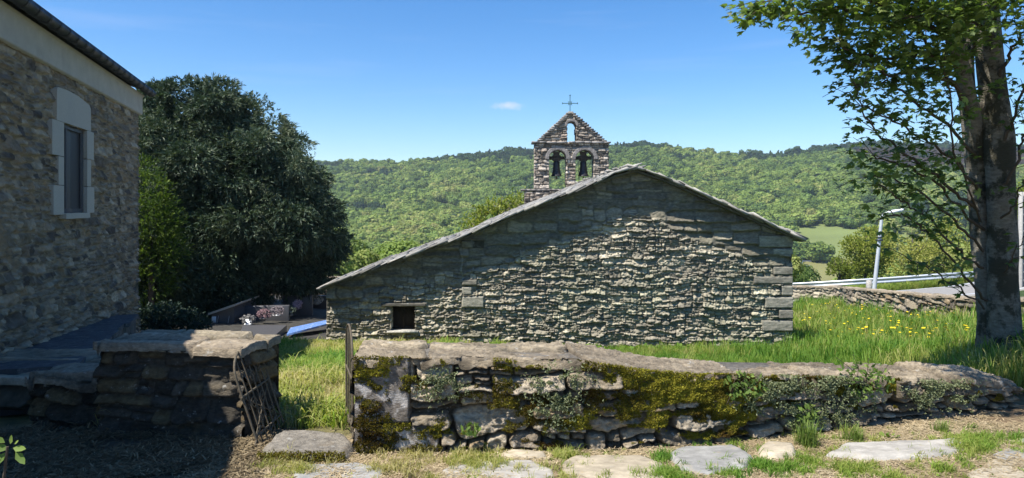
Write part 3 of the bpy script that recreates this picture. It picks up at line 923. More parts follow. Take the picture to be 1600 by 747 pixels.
def build_house():
    root = empty('stone_house', (float(HC[0]) - 2, 8.0, -.3))
    tag(root, 'two tone rubble stone house with dark gutter at the left edge', 'house')
    t0, t1 = 0.0, 9.9
    res = .014
    us = np.arange(t0 * KT, t1 * KT, res); vs = np.arange(-.75, 3.2, res)
    U, V = np.meshgrid(us, vs)
    d, sid, pr, h, c = rubble_face(U, V, 401, (.07, .17), (1.0, 2.6), .032, 3, .38, .035, .010, .028, HOUSEC, fine=.010)
    mort = np.array([.26, .225, .175])
    prc = sstep(.0, .014, d - .006 * fbm(U * 6, V * 6, 4, 2))[..., None]
    low = sstep(.9, .1, V + .5 * fbm(U * 1.5, V * 1.5, 44, 3))[..., None]
    c = c * (1 + .25 * low * hsh(sid, 9, 2)[..., None])
    c = c * prc + mort * (1 - prc)
    h = np.minimum(h * (1 + .8 * low[..., 0]), .034)
    pos = np.stack([HC[0] + HD[0] * U + HN[0] * h, HC[1] + HD[1] * U + HN[1] * h, V], -1)
    uc = cells(U) / KT; vc = cells(V)
    hole = np.zeros(uc.shape, bool)
    wins = [(2.94, 3.80), (5.98, 6.84)]
    for a, b in wins: hole |= (uc > a) & (uc < b) & (vc > 1.5) & (vc < 2.575)
    gridwall('wall', us, vs, pos, ~hole, c, M['housestone'], root)
    # other walls (plain rubble too, coarse)
    for nm, A, B in (('wall', HC, HC - HN * 6.0),):
        us = np.arange(0, 6, .04); V1 = np.arange(-1.6, 3.2, .04)
        U, V = np.meshgrid(us, V1)
        d, sid, pr, h, c = rubble_face(U, V, 431, (.09, .20), (1.0, 2.4), .045, 2, .45, .02, .03, .012, HOUSEC)
        pos = np.stack([HC[0] - HN[0] * U - HD[0] * (h - .02), HC[1] - HN[1] * U - HD[1] * (h - .02), V], -1)
        gridwall('wall', us, V1, pos, np.ones((len(V1) - 1, len(us) - 1), bool), c * pr[..., None] + mort * (1 - pr[..., None]), M['housestone'], root)
    b = MB()
    Wd = 6.0

    def q(t, off, z): return hp(t, z, off)
    v = [q(0.02, -Wd, -1.6), q(t1, -Wd, -1.6), q(t1, 0, -1.6), q(.02, -Wd, 3.2), q(t1, -Wd, 3.2), q(t1, 0, 3.2)]
    b.add(v, [[0, 1, 4, 3], [1, 2, 5, 4]], c=(.2, .18, .16)); b.build('wall', M['housestone'], root)
    # cornice band
    b = MB()
    o = .05
    prof = [(-.30, 3.165), (.04, 3.165), (.05, 3.19), (.05, 3.47), (.09, 3.50), (-.30, 3.50)]
    A = [hp(-.05, z, x) for x, z in prof]; d_ = np.array(hp(t1, 0, 0)) - np.array(hp(-.05, 0, 0))
    b.prism(A, (0, 0, 0), d_); b.build('cornice', M['render'], root)
    # roof
    rf = MB()
    for s, (x0, z0, x1, z1) in enumerate(((.20, 3.60, -3.0, 4.55), (-6.2, 3.60, -3.0, 4.55))):
        A = [hp(-.18, z0 - .03, x0), hp(-.18, z1 - .03, x1), hp(-.18, z1 + .03, x1), hp(-.18, z0 + .03, x0)]
        rf.prism(A, (0, 0, 0), d_ * 1.03, col=(.05, .055, .06))
    ro = rf.build('roof', M['slate'], root)
    gb = MB()
    gb.prism([hp(.03, 3.2, -.1), hp(.03, 3.2, -5.9), hp(.03, 4.45, -3.0)], (0, 0, 0), np.array(hp(.12, 0, 0)) - np.array(hp(0.03, 0, 0)), col=(.2, .18, .16))
    gb.build('wall', M['housestone'], root)
    g = MB()
    # half round slate edge / gutter in sections
    n = 34
    for i in range(n):
        ta = -.16 + (t1 + .1) * i / n; tb = -.16 + (t1 + .1) * (i + 1) / n - .012
        k = 7; th = np.linspace(math.pi, 2 * math.pi, k)
        ring = [(.17 + .075 * math.cos(a), 3.585 + .085 * math.sin(a)) for a in th]
        ring2 = [(.17 + .066 * math.cos(a), 3.587 + .076 * math.sin(a)) for a in th[::-1]]
        pl = [hp(ta, z, x) for x, z in ring + ring2]
        m = len(pl); dd = np.array(hp(tb, 0, 0)) - np.array(hp(ta, 0, 0)); p = np.array(pl)
        g.add(np.vstack([p, p + dd]), [[j, (j + 1) % m, m + (j + 1) % m, m + j] for j in range(m)] + [[j, j + 1, m - 2 - j, m - 1 - j] for j in range(k - 1)])
        # joint ring
        pr_ = [hp(tb - .03, z, x) for x, z in [(.17 + .082 * math.cos(a), 3.585 + .092 * math.sin(a)) for a in th] + [(.17 + .070 * math.cos(a), 3.585 + .080 * math.sin(a)) for a in th[::-1]]]
        p = np.array(pr_); dd = np.array(hp(tb, 0, 0)) - np.array(hp(tb - .04, 0, 0))
        g.add(np.vstack([p, p + dd]), [[j, (j + 1) % m, m + (j + 1) % m, m + j] for j in range(m)] + [[j, j + 1, m - 2 - j, m - 1 - j] for j in range(k - 1)])
    gu = g.build('gutter', M['gutter'], root, smooth=False)
    # windows
    for wi, (a, bb) in enumerate(wins):
        w = MB()
        # frame and pane, set back
        zb, zt = 1.5, 2.575; rb = -.055
        for (ta, tb, za, zc, oa, ob) in ((a, bb, zb, zb + .05, rb, rb + .05), (a, bb, zt - .05, zt, rb, rb + .05), (a, a + .05, zb + .051, zt - .051, rb, rb + .05), (bb - .05, bb, zb + .051, zt - .051, rb, rb + .05), ((a + bb) / 2 + .16, (a + bb) / 2 + .20, zb + .051, zt - .051, rb, rb + .045)):
            p = [hp(ta, za, oa), hp(tb, za, oa), hp(tb, za, ob), hp(ta, za, ob)]
            w.prism(p, (0, 0, 0), (0, 0, zc - za))
        fr = w.build('window', M['gutter'], root)
        pn = MB()
        pn.prism([hp(a, zb, rb + .012), hp(bb, zb, rb + .012), hp(bb, zb, rb + .022), hp(a, zb, rb + .022)], (0, 0, 0), (0, 0, zt - zb))
        po = pn.build('pane', M['glass']); po.parent = fr; po.matrix_parent_inverse = Matrix.Identity(4)
        po.matrix_parent_inverse = Matrix.Identity(4)
        # stones of the surround, each chamfered
        def stone(ta, tb, za, zc, name, arch=False, depth=.11, off=.040):
            m_ = MB()
            if arch:
                tm = (ta + tb) / 2
                pl = [hp(ta, za, off), hp(tb, za, off), hp(tb - .01, zc - .05, off), hp(tb - .04, zc - .015, off), hp(tm + .25, zc, off), hp(tm - .15, zc - .01, off), hp(ta + .07, zc - .06, off), hp(ta + .01, zc - .10, off)]
            else:
                pl = [hp(ta, za, off), hp(tb, za, off), hp(tb, zc, off), hp(ta, zc, off)]
            back = [(-HN[0] * depth, -HN[1] * depth, 0)]
            m_.prism(pl, (0, 0, 0), back[0]); ob_ = m_.build(name, M['granite'], root)
            bv = ob_.modifiers.new('bevel', 'BEVEL'); bv.width = .008; bv.segments = 2; bv.limit_method = 'ANGLE'
        g_ = .004
        stone(a - .16, bb + .24, 2.575 + g_, 2.98, 'lintel', True)
        # near side (larger t) blocks and far side
        for (t_in, sgn, szs) in ((bb, 1, ((.38, 2.575, 2.17), (.18, 2.166, 1.83), (.34, 1.826, 1.48))), (a, -1, ((.28, 2.575, 2.20), (.16, 2.196, 1.84), (.30, 1.836, 1.49)))):
            for (wd, zc, za) in szs:
                ta, tb = sorted((t_in, t_in + sgn * wd))
                stone(ta, tb, za + g_, zc, 'jamb_stone')
        stone(a - .02, bb + .02, 1.43, 1.497, 'sill', False, .30, .07)
    # ledge of slabs along the foot of the wall
    lg = MB()
    wid = lambda t: .32 + .42 * (t - 1.46) / 3.9
    z = lambda t: -.08 + .21 * (t - 1.46) / 3.9
    for i in range(7):
        ta = 1.46 + i * .66; tb = ta + .65
        pl = [hp(ta, z(ta), -.02), hp(tb, z(tb), -.02), hp(tb, z(tb), wid(tb) + .03 * math.sin(i * 2.2)), hp(ta, z(ta), wid(ta) + .03 * math.sin(i * 2.2))]
        lg.prism(pl, (0, 0, 0), (0, 0, -.05), col=(.085, .085, .09))
    lg.build('ledge', M['slate'], root)
    lb = MB()
    for i in range(7):
        ta = 1.46 + i * .66; tb = ta + .66
        pl = [hp(ta, z(ta) - .05, -.02), hp(tb, z(tb) - .05, -.02), hp(tb, z(tb) - .05, wid(tb) - .04), hp(ta, z(ta) - .05, wid(ta) - .04)]
        lb.prism(pl, (0, 0, 0), (0, 0, -1.1), col=(.13, .12, .11))
    lb.build('ledge_base', M['housestone'], root)


build_house()

# ------------------------------------------------------------------ the chapel
CY = 13.0
RAKE = [(503, 448), (640, 398), (720, 371), (760, 354), (830, 324), (900, 298), (960, 272), (992, 264), (1040, 280), (1100, 307), (1180, 343), (1250, 373)]
RK = np.array([((p - 800) * CY / F, CZ - (q - HY) * CY / F) for p, q in RAKE])
CHC = [(.28, .268, .235), (.23, .222, .197), (.33, .318, .275), (.20, .193, .172), (.37, .352, .302), (.26, .252, .218), (.42, .40, .345)]
XL, XR = (510 - 800) * CY / F, (1238 - 800) * CY / F


def build_chapel():
    root = empty('stone_chapel', (1.0, CY, -1.1))
    tag(root, 'old grey green schist chapel with stone slab roof behind the front wall', 'chapel')
    res = .0125
    us = np.arange(XL, XR, res); vs = np.arange(-1.5, 2.3, res)
    U, V = np.meshgrid(us, vs)
    # lower part: thin rough projecting schist; upper part: flush and pointed larger stones
    d1, s1, p1, h1, c1 = rubble_face(U, V, 501, (.055, .15), (1.3, 4.6), .05, 3, .36, .050, .010, .026, CHC, fine=.020, layer=.010, wf=2.0)
    d2, s2, p2, h2, c2 = rubble_face(U, V, 521, (.14, .26), (1.2, 3.4), .05, 2, .35, .014, .03, .006, CHC, fine=.005, layer=.003)
    rz = np.interp(us, RK[:, 0], RK[:, 1])[None]
    lim = rz - .80 - .35 * (fbm(U * 1.2, V * 1.2, 540, 3) - .5)
    lim = np.where(U < -.95, rz - .52 - .25 * (fbm(U * 1.2, V * 1.2, 541, 3) - .5), lim)
    # use the whole lower stones so that the limit steps along courses
    up = sstep(-.03, .03, V - lim)
    h = h1 * (1 - up) + (h2 - .01) * up
    mo = np.array([.14, .135, .115])
    c1 = c1 * (p1[..., None]) + np.array([.13, .122, .10]) * (1 - p1[..., None])
    c2 = c2 * p2[..., None] * .62 + mo * (1 - p2[..., None])  # eave's shadow put into the flush band as a darker tone
    c = c1 * (1 - up[..., None]) + c2 * up[..., None]
    # greenish lichen wash low in the middle of the wall
    gr = sstep(.5, .68, fbm(U * .9, V * .9, 551, 3))[..., None] * .35 * (U > -.9)[..., None]
    c = c * (1 - gr) + c * np.array([.93, 1.03, .90]) * gr
    # quoins: right corner and the old corner at the joint with the lean-to
    for (xa, sg, seed) in ((XR, -1, 5), ((722 - 800) * CY / F, 1, 9)):
        r = np.random.default_rng(seed); z = -1.4; k = 0
        ztop = 1.2 if sg < 0 else .95
        while z < ztop:
            hh = r.uniform(.12, .24); w = (r.uniform(.45, .8) if k % 2 else r.uniform(.22, .4)) * (1 if sg < 0 else .6)
            dx = (U - xa) * sg
            ins = (dx > -.002) & (dx < w) & (V > z) & (V < z + hh)
            if sg > 0 and z > .4: w *= .5
            dd = np.minimum(np.minimum(w - dx, V - z), z + hh - V)
            e = sstep(0, .02, dd)
            hq = -.02 + (.02 + r.uniform(.02, .045)) * e + .012 * (fbm(U * 12, V * 25, 560 + k, 3) - .5)
            sh = .75 + .5 * r.random()
            cq = np.array([.25, .235, .19]) * sh * (.8 + .5 * fbm(U * 5, V * 14, 570 + k, 3))[..., None] * (.3 + .7 * e[..., None])
            flat = (z > ztop - .55) if sg < 0 else False
            if r.random() < (.8 if sg < 0 else .35):
                h = np.where(ins, hq, h); c = np.where(ins[..., None], cq, c)
            z += hh + .012; k += 1
    # the straight joint, a pale broken line
    jx = (722 - 800) * CY / F
    jn = np.exp(-((U - jx + .01 * np.sin(V * 20)) / .014) ** 2) * (V < .75)
    c = c * (1 - jn[..., None] * .75) + np.array([.36, .34, .28]) * jn[..., None] * .75
    h = h - .02 * jn
    # window hole
    wx0, wx1, wz0, wz1 = -2.275, -1.83, -.77, -.31
    uc, vc = cells(U), cells(V)
    rzc = np.interp(uc, RK[:, 0], RK[:, 1])
    keep = (vc < rzc - .02) & ~((uc > wx0) & (uc < wx1) & (vc > wz0) & (vc < wz1))
    lint = (V > wz1) & (V < wz1 + .07) & (U > wx0 - .18) & (U < wx1 + .22)
    h = np.where(lint, .045 + .008 * (fbm(U * 8, V * 40, 3, 3) - .5), h); c = np.where(lint[..., None], np.array([.13, .12, .10]), c)
    pos = np.stack([U, CY - h, V + 0 * h], -1)
    gridwall('wall', us, vs, pos, keep, c, M['schist'], root, thick=.3, tdir=(0, 1, 0))
    # window: reveal, shutter
    w = MB()
    w.box(((wx0 + wx1) / 2, CY + .26, (wz0 + wz1) / 2), (wx1 - wx0 + .1, .04, wz1 - wz0 + .1))
    for k in range(2):
        w.box((wx0 + .20 + k * .21, CY + .22, (wz0 + wz1) / 2), (.045, .05, wz1 - wz0))
    for zz in (wz0 + .025, wz1 - .025): w.box(((wx0 + wx1) / 2, CY + .217, zz), (wx1 - wx0 - .01, .04, .05))
    w.build('window', M['darkwood'], root)
    s = MB(); s.box(((wx0 + wx1) / 2, CY + .09, wz0 - .012), (wx1 - wx0 + .14, .36, .035), jit=.006, col=(.48, .46, .40))
    s.build('sill', M['wallstone'], root)
    # remaining walls
    for (x, y0, y1, ztop, sgn) in ((XL, CY, 18.0, .12, -1), (XR, CY, 24.0, 1.0, 1)):
        ys = np.arange(y0, y1, .05); zs = np.arange(-3.4, ztop, .04)
        Yg, Zg = np.meshgrid(ys, zs)
        d, sid, pr, hh, cc = rubble_face(Yg, Zg, 571 + sgn, (.08, .16), (1.2, 4), .04, 1, .4, .04, .03, .03, CHC)
        pos = np.stack([x + sgn * (hh - .03), Yg, Zg], -1)
        gridwall('wall', ys, zs, pos, np.ones((len(zs) - 1, len(ys) - 1), bool), cc * (.35 + .65 * pr[..., None]), M['schist'], root)
    b = MB()
    jx = -.94
    b.prism([(XL, 18, -3.4), (jx, 18, -3.4), (jx, 18, .9), (XL, 18, .1)], (0, 0, 0), (0, .2, 0), col=CHC[0])
    b.prism([(jx, 24, -3.6), (XR, 24, -3.6), (XR, 24, .98), (2.3, 24, 2.2), (jx, 24, .9)], (0, 0, 0), (0, .3, 0), col=CHC[0])
    b.prism([(jx, 18, -3.4), (jx + .2, 18, -3.4), (jx + .2, 18, .9), (jx, 18, .9)], (0, 0, 0), (0, 6, 0), col=CHC[0])
    b.build('wall', M['schist'], root)
    # roof: overlapping irregular slabs laid course by course over both slopes
    rb = MB()
    ridx = RK[np.argmax(RK[:, 1])]

    def slope(xa, xb, ylen0, ylen1, seed):
        r = np.random.default_rng(seed)
        ln = abs(xb - xa); n = int(ln / .155)
        for i in range(n + 1):
            x = xa + (xb - xa) * i / n              # from eave to ridge
            z = np.interp(x, RK[:, 0], RK[:, 1]); z2 = np.interp(x + .05 * np.sign(xb - xa), RK[:, 0], RK[:, 1])
            ang = math.atan2(z2 - z, .05) * -np.sign(xb - xa)
            y = ylen0 - .25 - r.uniform(0, .05)
            ymax = ylen1(x)
            first = True
            while y < ymax:
                w = r.uniform(.3, .65); th = r.uniform(.018, .042) if first else r.uniform(.015, .03)
                dpt = r.uniform(.30, .46)
                if r.random() < .12 and first: dpt += .12
                tilt = ang + .07 * np.sign(xb - xa) * -1 + r.normal(0, .025)
                xs_ = x + (max(0, dpt / 2 - .03 - abs(x - xa))) * np.sign(xb - xa)
                z = np.interp(xs_, RK[:, 0], RK[:, 1])
                sh = r.uniform(.75, 1.25)
                lift = r.uniform(0, .014)
                rb.box((xs_ + r.normal(0, .012), y + w / 2, z - .012 + lift + .020), (dpt, w - .012, th), rz=r.normal(0, .03), jit=.010, tilt=(r.normal(0, .01), tilt), col=np.array([.28, .27, .245]) * sh)
                y += w; first = False
    slope(RK[0, 0], ridx[0], CY, lambda x: 18.15 if x < -1.0 else 24.3, 3)
    slope(RK[-1, 0], ridx[0], CY, lambda x: 24.3, 4)
    # ridge slabs
    r = np.random.default_rng(8); y = CY - .24
    while y < 24.2:
        w = r.uniform(.3, .6)
        rb.box((ridx[0] - .07, y + w / 2, ridx[1] + .045), (.34, w, .03), jit=.008, tilt=(0, -.30), col=np.array([.34, .33, .30]) * r.uniform(.8, 1.2))
        y += w
    rb.build('roof', M['slate'], root)
    # board under the slabs so that no daylight passes
    ub = MB()
    pts = [(x, z - .03) for x, z in RK] + [(x, z - .06) for x, z in RK[::-1]]
    n = len(RK)
    for i in range(n - 1):
        (xa, za), (xb, zb) = RK[i], RK[i + 1]
        ymx = 18 if xb < -.9 else 24.0
        ub.prism([(xa, CY - .13, za - .022), (xb, CY - .13, zb - .022), (xb, CY - .13, zb - .06), (xa, CY - .13, za - .06)], (0, 0, 0), (0, ymx - CY + .13, 0), col=(.12, .115, .10))
    ub.build('roof_underside', M['slate'], root)

    # ---------------- bell gable, standing on the far wall of the same chapel
    BY = 24.0
    k = BY / F
    bx = lambda px: (px - 800) * k
    bz = lambda py: CZ - (py - HY) * k
    res = .02
    us = np.arange(bx(834), bx(947.5), res); vs = np.arange(1.3, bz(179), res)
    U, V = np.meshgrid(us, vs)
    BEL = [(.33, .30, .28), (.24, .22, .205), (.42, .385, .36), (.18, .165, .155), (.50, .46, .43), (.36, .31, .28)]
    d, sid, pr, h, c = rubble_face(U, V, 601, (.07, .15), (1.2, 3.6), .03, 2, .4, .05, .02, .03, BEL, fine=.01)
    c = c * (.3 + .7 * pr[..., None])
    pxc = lambda U_: 800 + U_ / k
    pyc = lambda V_: HY + (CZ - V_) / k
    X_, Y_ = pxc(cells(U)), pyc(cells(V))
    wob = 1.6 * (fbm(cells(U) * 8, cells(V) * 12, 611, 2) - .5)
    tri = np.interp(X_, [834, 843, 889, 892, 940, 948], [228, 222, 179, 179, 223, 228])
    stepn = 2.2 * np.round(hsh(np.floor(Y_ / 2.6), 3, 7) * 2 - 1)
    keep = (Y_ > tri + wob) & ~((Y_ < 225.5) & ((X_ < 841 + stepn) | (X_ > 942 + stepn)))

    def arch(xa, xb, ytop, ybot):
        cx = (xa + xb) / 2; rr = (xb - xa) / 2; sp = ytop + rr
        return ((X_ + wob * .5 > xa) & (X_ + wob * .5 < xb) & (Y_ > sp) & (Y_ < ybot)) | (((X_ - cx) ** 2 + (Y_ - sp) ** 2 < rr ** 2) & (Y_ <= sp))
    keep &= ~arch(856.5, 883, 236.5, 400) & ~arch(897, 925, 236.5, 400) & ~arch(884, 897.5, 193, 224.5)
    # voussoirs: ring of pale rendered stone round each arch
    Xf, Yf = pxc(U), pyc(V)
    for (cx, rr, sp) in ((869.75, 13.25, 249.75), (911, 14, 250.5), (890.75, 6.75, 199.75)):
        ring = (np.hypot(Xf - cx, Yf - sp) < rr + (6 if rr > 8 else 4)) & (Yf < sp + 1)
        ang = np.floor(np.arctan2(Yf - sp, Xf - cx) / .22)
        cv = np.array([.23, .21, .195]) * (.75 + .5 * hsh(ang, 3, int(cx)))[..., None]
        h = np.where(ring, .035, h); c = np.where(ring[..., None], cv, c)
    pos = np.stack([U, BY - .62 - h, V + 0 * h], -1)
    bg = gridwall('bell_gable', us, vs, pos, keep, c, M['wallstone'], root, thick=.62, tdir=(0, 1, 0))
    # back face of the gable so that it is solid
    pos = np.stack([U, BY + .0 * h, V + 0 * h], -1)
    b2 = gridwall('bell_gable_back', us, vs, pos, keep, c, M['wallstone']); b2.parent = bg; b2.matrix_parent_inverse = Matrix.Identity(4)
    # cornice slabs and slabs on the gable's slopes
    m = MB(); r = np.random.default_rng(12)
    yb = BY - .31
    for (a, b_) in ((830, 884), (886.5, 950)):
        x = bx(a)
        while x < bx(b_):
            w = r.uniform(.2, .42); w = min(w, bx(b_) - x + .01)
            m.box((x + w / 2, yb, bz(225) + r.normal(0, .004)), (w - .006, .80, .05), jit=.008, col=np.array([.25, .235, .22]) * r.uniform(.7, 1.2)); x += w
        m.build('cornice', M['slate'], root); m = MB()
    for (xa, ya, xb, yb_) in ((841, 223, 888, 180), (942, 224, 892, 180)):
        n = 15
        for i in range(n):
            t = (i + .5) / n; x = bx(xa + (xb - xa) * t); z = bz(ya + (yb_ - ya) * t)
            m.box((x, yb, z), (.17, .72 + r.uniform(-.05, .05), .045), jit=.012, tilt=(0, r.normal(0, .06)), col=np.array([.22, .205, .19]) * r.uniform(.7, 1.3))
    m.box((bx(890), yb, bz(179)), (.18, .3, .09), jit=.02, col=(.25, .23, .2))
    m.build('gable_coping', M['slate'], root); m = MB()
    for px in np.linspace(818, 880, 9): m.box((bx(px), yb, bz(297.5)), (.2, .84, .06), jit=.01, col=np.array([.24, .22, .2]) * r.uniform(.7, 1.2))
    m.build('pedestal_cap', M['slate'], root)
    # pedestal
    us = np.arange(bx(819), bx(905), .03); vs = np.arange(1.0, bz(299), .03)
    U, V = np.meshgrid(us, vs)
    d, sid, pr, h, c = rubble_face(U, V, 631, (.06, .12), (1.2, 3.6), .03, 1, .4, .05, .02, .03, BEL)
    gridwall('pedestal', us, vs, np.stack([U, BY - .72 - h, V], -1), np.ones((len(vs) - 1, len(us) - 1), bool), c * (.3 + .7 * pr[..., None]), M['wallstone'], root, thick=.75, tdir=(0, 1, 0))
    return bx, bz, BY


BX, BZ, BY = build_chapel()


def build_bell(pxc, label, yaw, top, rod):
    y = BY - .31
    x = BX(pxc)
    root = empty('bell', (x, y, BZ(275)))
    tag(root, label, 'bell', 'bells in the bell gable')
    s = .0222
    b = MB()
    zt, zb = BZ(253), BZ(276)
    hgt = zt - zb
    prof = [(0.0, 1.0), (.10, 1.0), (.15, .97), (.165, .9), (.17, .6), (.19, .35), (.225, .15), (.27, .03), (.28, 0), (.255, .01), (.20, .2), (.15, .5), (.12, .9), (0, .93)]
    b.lathe([(r_ * .68, zb + h_ * hgt) for r_, h_ in prof], (x, y, 0), 24); b.build('bell_body', M['bronze'], root, True)
    yk = MB()
    # headstock: crossarm plus a waisted counterweight block above
    zc = BZ(248)
    yk.box((x, y, zc), (.56, .10, .11), jit=.006)
    pl = [(x - .16, y - .06, zc + .056), (x + .16, y - .06, zc + .056), (x + .10, y - .06, zc + .10), (x + .11, y - .06, BZ(240)), (x + .15, y - .06, BZ(238.2)), (x - .15, y - .06, BZ(238.2)), (x - .11, y - .06, BZ(240)), (x - .10, y - .06, zc + .10)]
    yk.prism(pl, (0, 0, 0), (0, .12, 0))
    pl = [(x - .17, y - .05, zc - .056), (x + .17, y - .05, zc - .056), (x + .08, y - .05, zt - .01), (x - .08, y - .05, zt - .01)]
    yk.prism(pl, (0, 0, 0), (0, .10, 0))
    yk.build('headstock', M['wood'], root)
    st = MB()
    for dx in (-.07, .07): st.box((x + dx, y - .065, (zc + zt) / 2 + .03), (.018, .012, .30))
    st.build('strap', M['iron'], root)
    cl = MB(); cl.tube([(x, y, zb + .2), (x, y, zb - .05)], .012, 6); cl.lathe([(0, .04), (.03, .02), (.035, 0), (.02, -.04), (0, -.05)], (x, y, zb - .06), 10)
    cl.build('clapper', M['iron'], root, True)
    if rod:
        rd = MB(); rd.tube([(x - .16, y - .1, zc - .02), (x - .17, y - .14, BZ(300))], .012, 5); rd.build('pull_rod', M['iron'], root)


build_bell(868.5, 'dark bronze bell hanging in the left arch of the bell gable', 0, 0, False)
build_bell(910, 'dark bronze bell with a pull rod in the right arch of the bell gable', 0, 0, True)


def build_cross():
    x, y = BX(889.5), BY - .31
    root = empty('iron_cross', (x, y, BZ(180)))
    tag(root, 'thin green iron cross on top of the bell gable', 'cross')
    m = surf_mat('verdigris', base=(.05, .12, .10), nscale=40, nvar=.4, bump=.2, rough=.6)
    zc = BZ(163.5)
    b = MB(); b.tube([(x, y, BZ(181)), (x, y, BZ(151))], .014, 6)
    for z in (BZ(151), ): b.box((x, y, z), (.07, .02, .02))
    b.build('upright', m, root)
    b = MB(); b.tube([(x - .26, y, zc), (x + .26, y, zc)], .014, 6)
    for s in (-.26, .26): b.box((x + s, y, zc), (.025, .02, .06))
    b.build('crossbar', m, root)
    b = MB(); th = np.linspace(0, 2 * np.pi, 17); b.tube([(x + .055 * math.cos(a), y, zc + .055 * math.sin(a)) for a in th], .010, 5, caps=False)
    for a in (.785, 2.356, 3.927, 5.498): b.tube([(x + .05 * math.cos(a), y, zc + .05 * math.sin(a)), (x + .10 * math.cos(a), y, zc + .10 * math.sin(a))], .008, 4)
    b.build('ring', m, root)


build_cross()

# ------------------------------------------------------------------ iron gate, step, flagstones
def build_gate_leaf(name, foot, top, width, wdir, label, nb=5, scroll=True):
    """round headed wrought iron leaf. foot: hinge side foot point, top: hinge side shoulder point, wdir: unit direction of the width"""
    foot = np.array(foot, float); top = np.array(top, float); wd = np.array(wdir, float); wd /= np.linalg.norm(wd)
    up = top - foot; Hh = np.linalg.norm(up); up /= Hh
    root = empty(name, tuple(foot)); tag(root, label, 'gate', 'iron gate leaves')
    pt = lambda a, b: foot + wd * a * width + up * b
    fr = MB()
    r = width / 2
    arc = [pt(0, 0), pt(0, Hh * .5), pt(0, Hh)] + [foot + wd * (r - r * math.cos(t)) + up * (Hh + r * .75 * math.sin(t)) for t in np.linspace(.2, math.pi - .2, 12)] + [pt(1, Hh), pt(1, Hh * .5), pt(1, 0)]
    fr.tube(arc, .008, 6)
    fr.tube([pt(0, .06), pt(1, .06)], .007, 5)
    fr.tube([pt(-.05, Hh * .72), pt(1.02, Hh * .72)], .008, 5)
    fr.tube([pt(-.10, .02), pt(.25, .10), pt(.5, .02), pt(.8, .08)], .006, 5)
    fr.build('frame', M['iron'], root)
    for i in range(nb):
        a = (i + 1) / (nb + 1)
        b = MB(); hh = Hh + r * .75 * math.sin(math.acos(1 - 2 * a))
        b.tube([pt(a, .0), pt(a, hh * .5) + np.array([.004, 0, 0]), pt(a, hh)], .0055, 5)
        b.build('bar', M['iron'], root)
    if scroll:
        for (a, b_, rr) in ((.3, Hh * .55, .045), (.62, Hh * .55, .045), (.35, Hh * .28, .035), (.5, Hh * .9, .04), (.2, Hh * 1.0, .03), (.75, Hh * .95, .03), (.5, Hh * .4, .03)):
            m = MB(); pts = []
            for t in np.linspace(0, 3.2 * math.pi, 26):
                q = rr * (1 - t / (3.6 * math.pi))
                pts.append(pt(a, b_) + wd * q * math.cos(t) + up * q * math.sin(t))
            m.tube(pts, .0045, 4, caps=False); m.build('scroll', M['iron'], root)
        m = MB(); m.tube([pt(0, .06), pt(1, Hh * .72)], .004, 4); m.tube([pt(1, .06), pt(0, Hh * .72)], .004, 4); m.build('brace', M['iron'], root)
    return root


# left leaf leans back against the end of the shaded wall; right leaf seen almost edge on
fl = P(404, 697, 4.55)
tl = P(369, 592, 4.55)
fr_ = P(443, 672, 4.98)
build_gate_leaf('gate_leaf', fl, tl, .43, (fr_[0] - fl[0], fr_[1] - fl[1] + .02, .02), 'rusty scrolled iron gate leaf leaning against the end of the shaded wall')
build_gate_leaf('gate_leaf', (-1.068, 4.64, .03), (-1.075, 4.66, .56), .50, (-.33, 1, 0), 'narrow iron gate leaf seen edge on beside the mossy front wall', 3, False)


def slab(name, poly, z, th, mat, label, cat, group=None, col=(.3, .29, .26), seed=0, res=.02, bump=.012, tilt=(0, 0), root=None, zb=None):
    """irregular flat stone: poly in xy, top at z"""
    p = np.array(poly, float)
    x0, y0 = p.min(0) - .02; x1, y1 = p.max(0) + .02
    xs = np.arange(x0, x1, res); ys = np.arange(y0, y1, res)
    X, Y = np.meshgrid(xs, ys)
    Xw = X + .05 * (fbm(X * 4, Y * 4, seed + 1, 3) - .5); Yw = Y + .05 * (fbm(X * 4, Y * 4, seed + 2, 3) - .5)
    sd = np.full(X.shape, 9.0)
    n = len(p); area = sum(p[i][0] * p[(i + 1) % n][1] - p[(i + 1) % n][0] * p[i][1] for i in range(n))
    inside = np.zeros(X.shape, bool)
    for i in range(n):
        a = p[i]; b = p[(i + 1) % n]; e = b - a; L = np.hypot(*e)
        t = np.clip(((Xw - a[0]) * e[0] + (Yw - a[1]) * e[1]) / L ** 2, 0, 1)
        dd = np.hypot(Xw - a[0] - t * e[0], Yw - a[1] - t * e[1]); sd = np.minimum(sd, dd)
        cr = ((a[1] > Yw) != (b[1] > Yw)) & (Xw < (b[0] - a[0]) * (Yw - a[1]) / (b[1] - a[1] + 1e-9) + a[0])
        inside ^= cr
    sdv = np.where(inside, sd, -sd)
    lay = np.floor(fbm(X * 1.6, Y * 4, seed + 5, 4) * 7) / 7
    Z = z + tilt[0] * (X - p[:, 0].mean()) + tilt[1] * (Y - p[:, 1].mean()) + bump * 2 * (fbm(X * 3, Y * 5, seed + 3, 4) - .5) + bump * (lay - .5)
    Z = Z - th * .6 * sstep(.035, 0, sdv)
    c = np.array(col) * (.8 + .4 * lay)[..., None] * (.9 + .3 * fbm(X * 5, Y * 5, seed + 9, 3))[..., None]
    keep = cells(sdv) > 0
    o = gridwall(name, xs, ys, np.stack([X, Y, Z], -1), keep, c, mat, None, thick=th, tdir=(0, 0, -1))
    if label: tag(o, label, cat, group)
    return o


def gpoly(pts, z=0.0):
    return [((px - 800) * ((CZ - z) * F / (py - HY)) / F, (CZ - z) * F / (py - HY)) for px, py in pts]


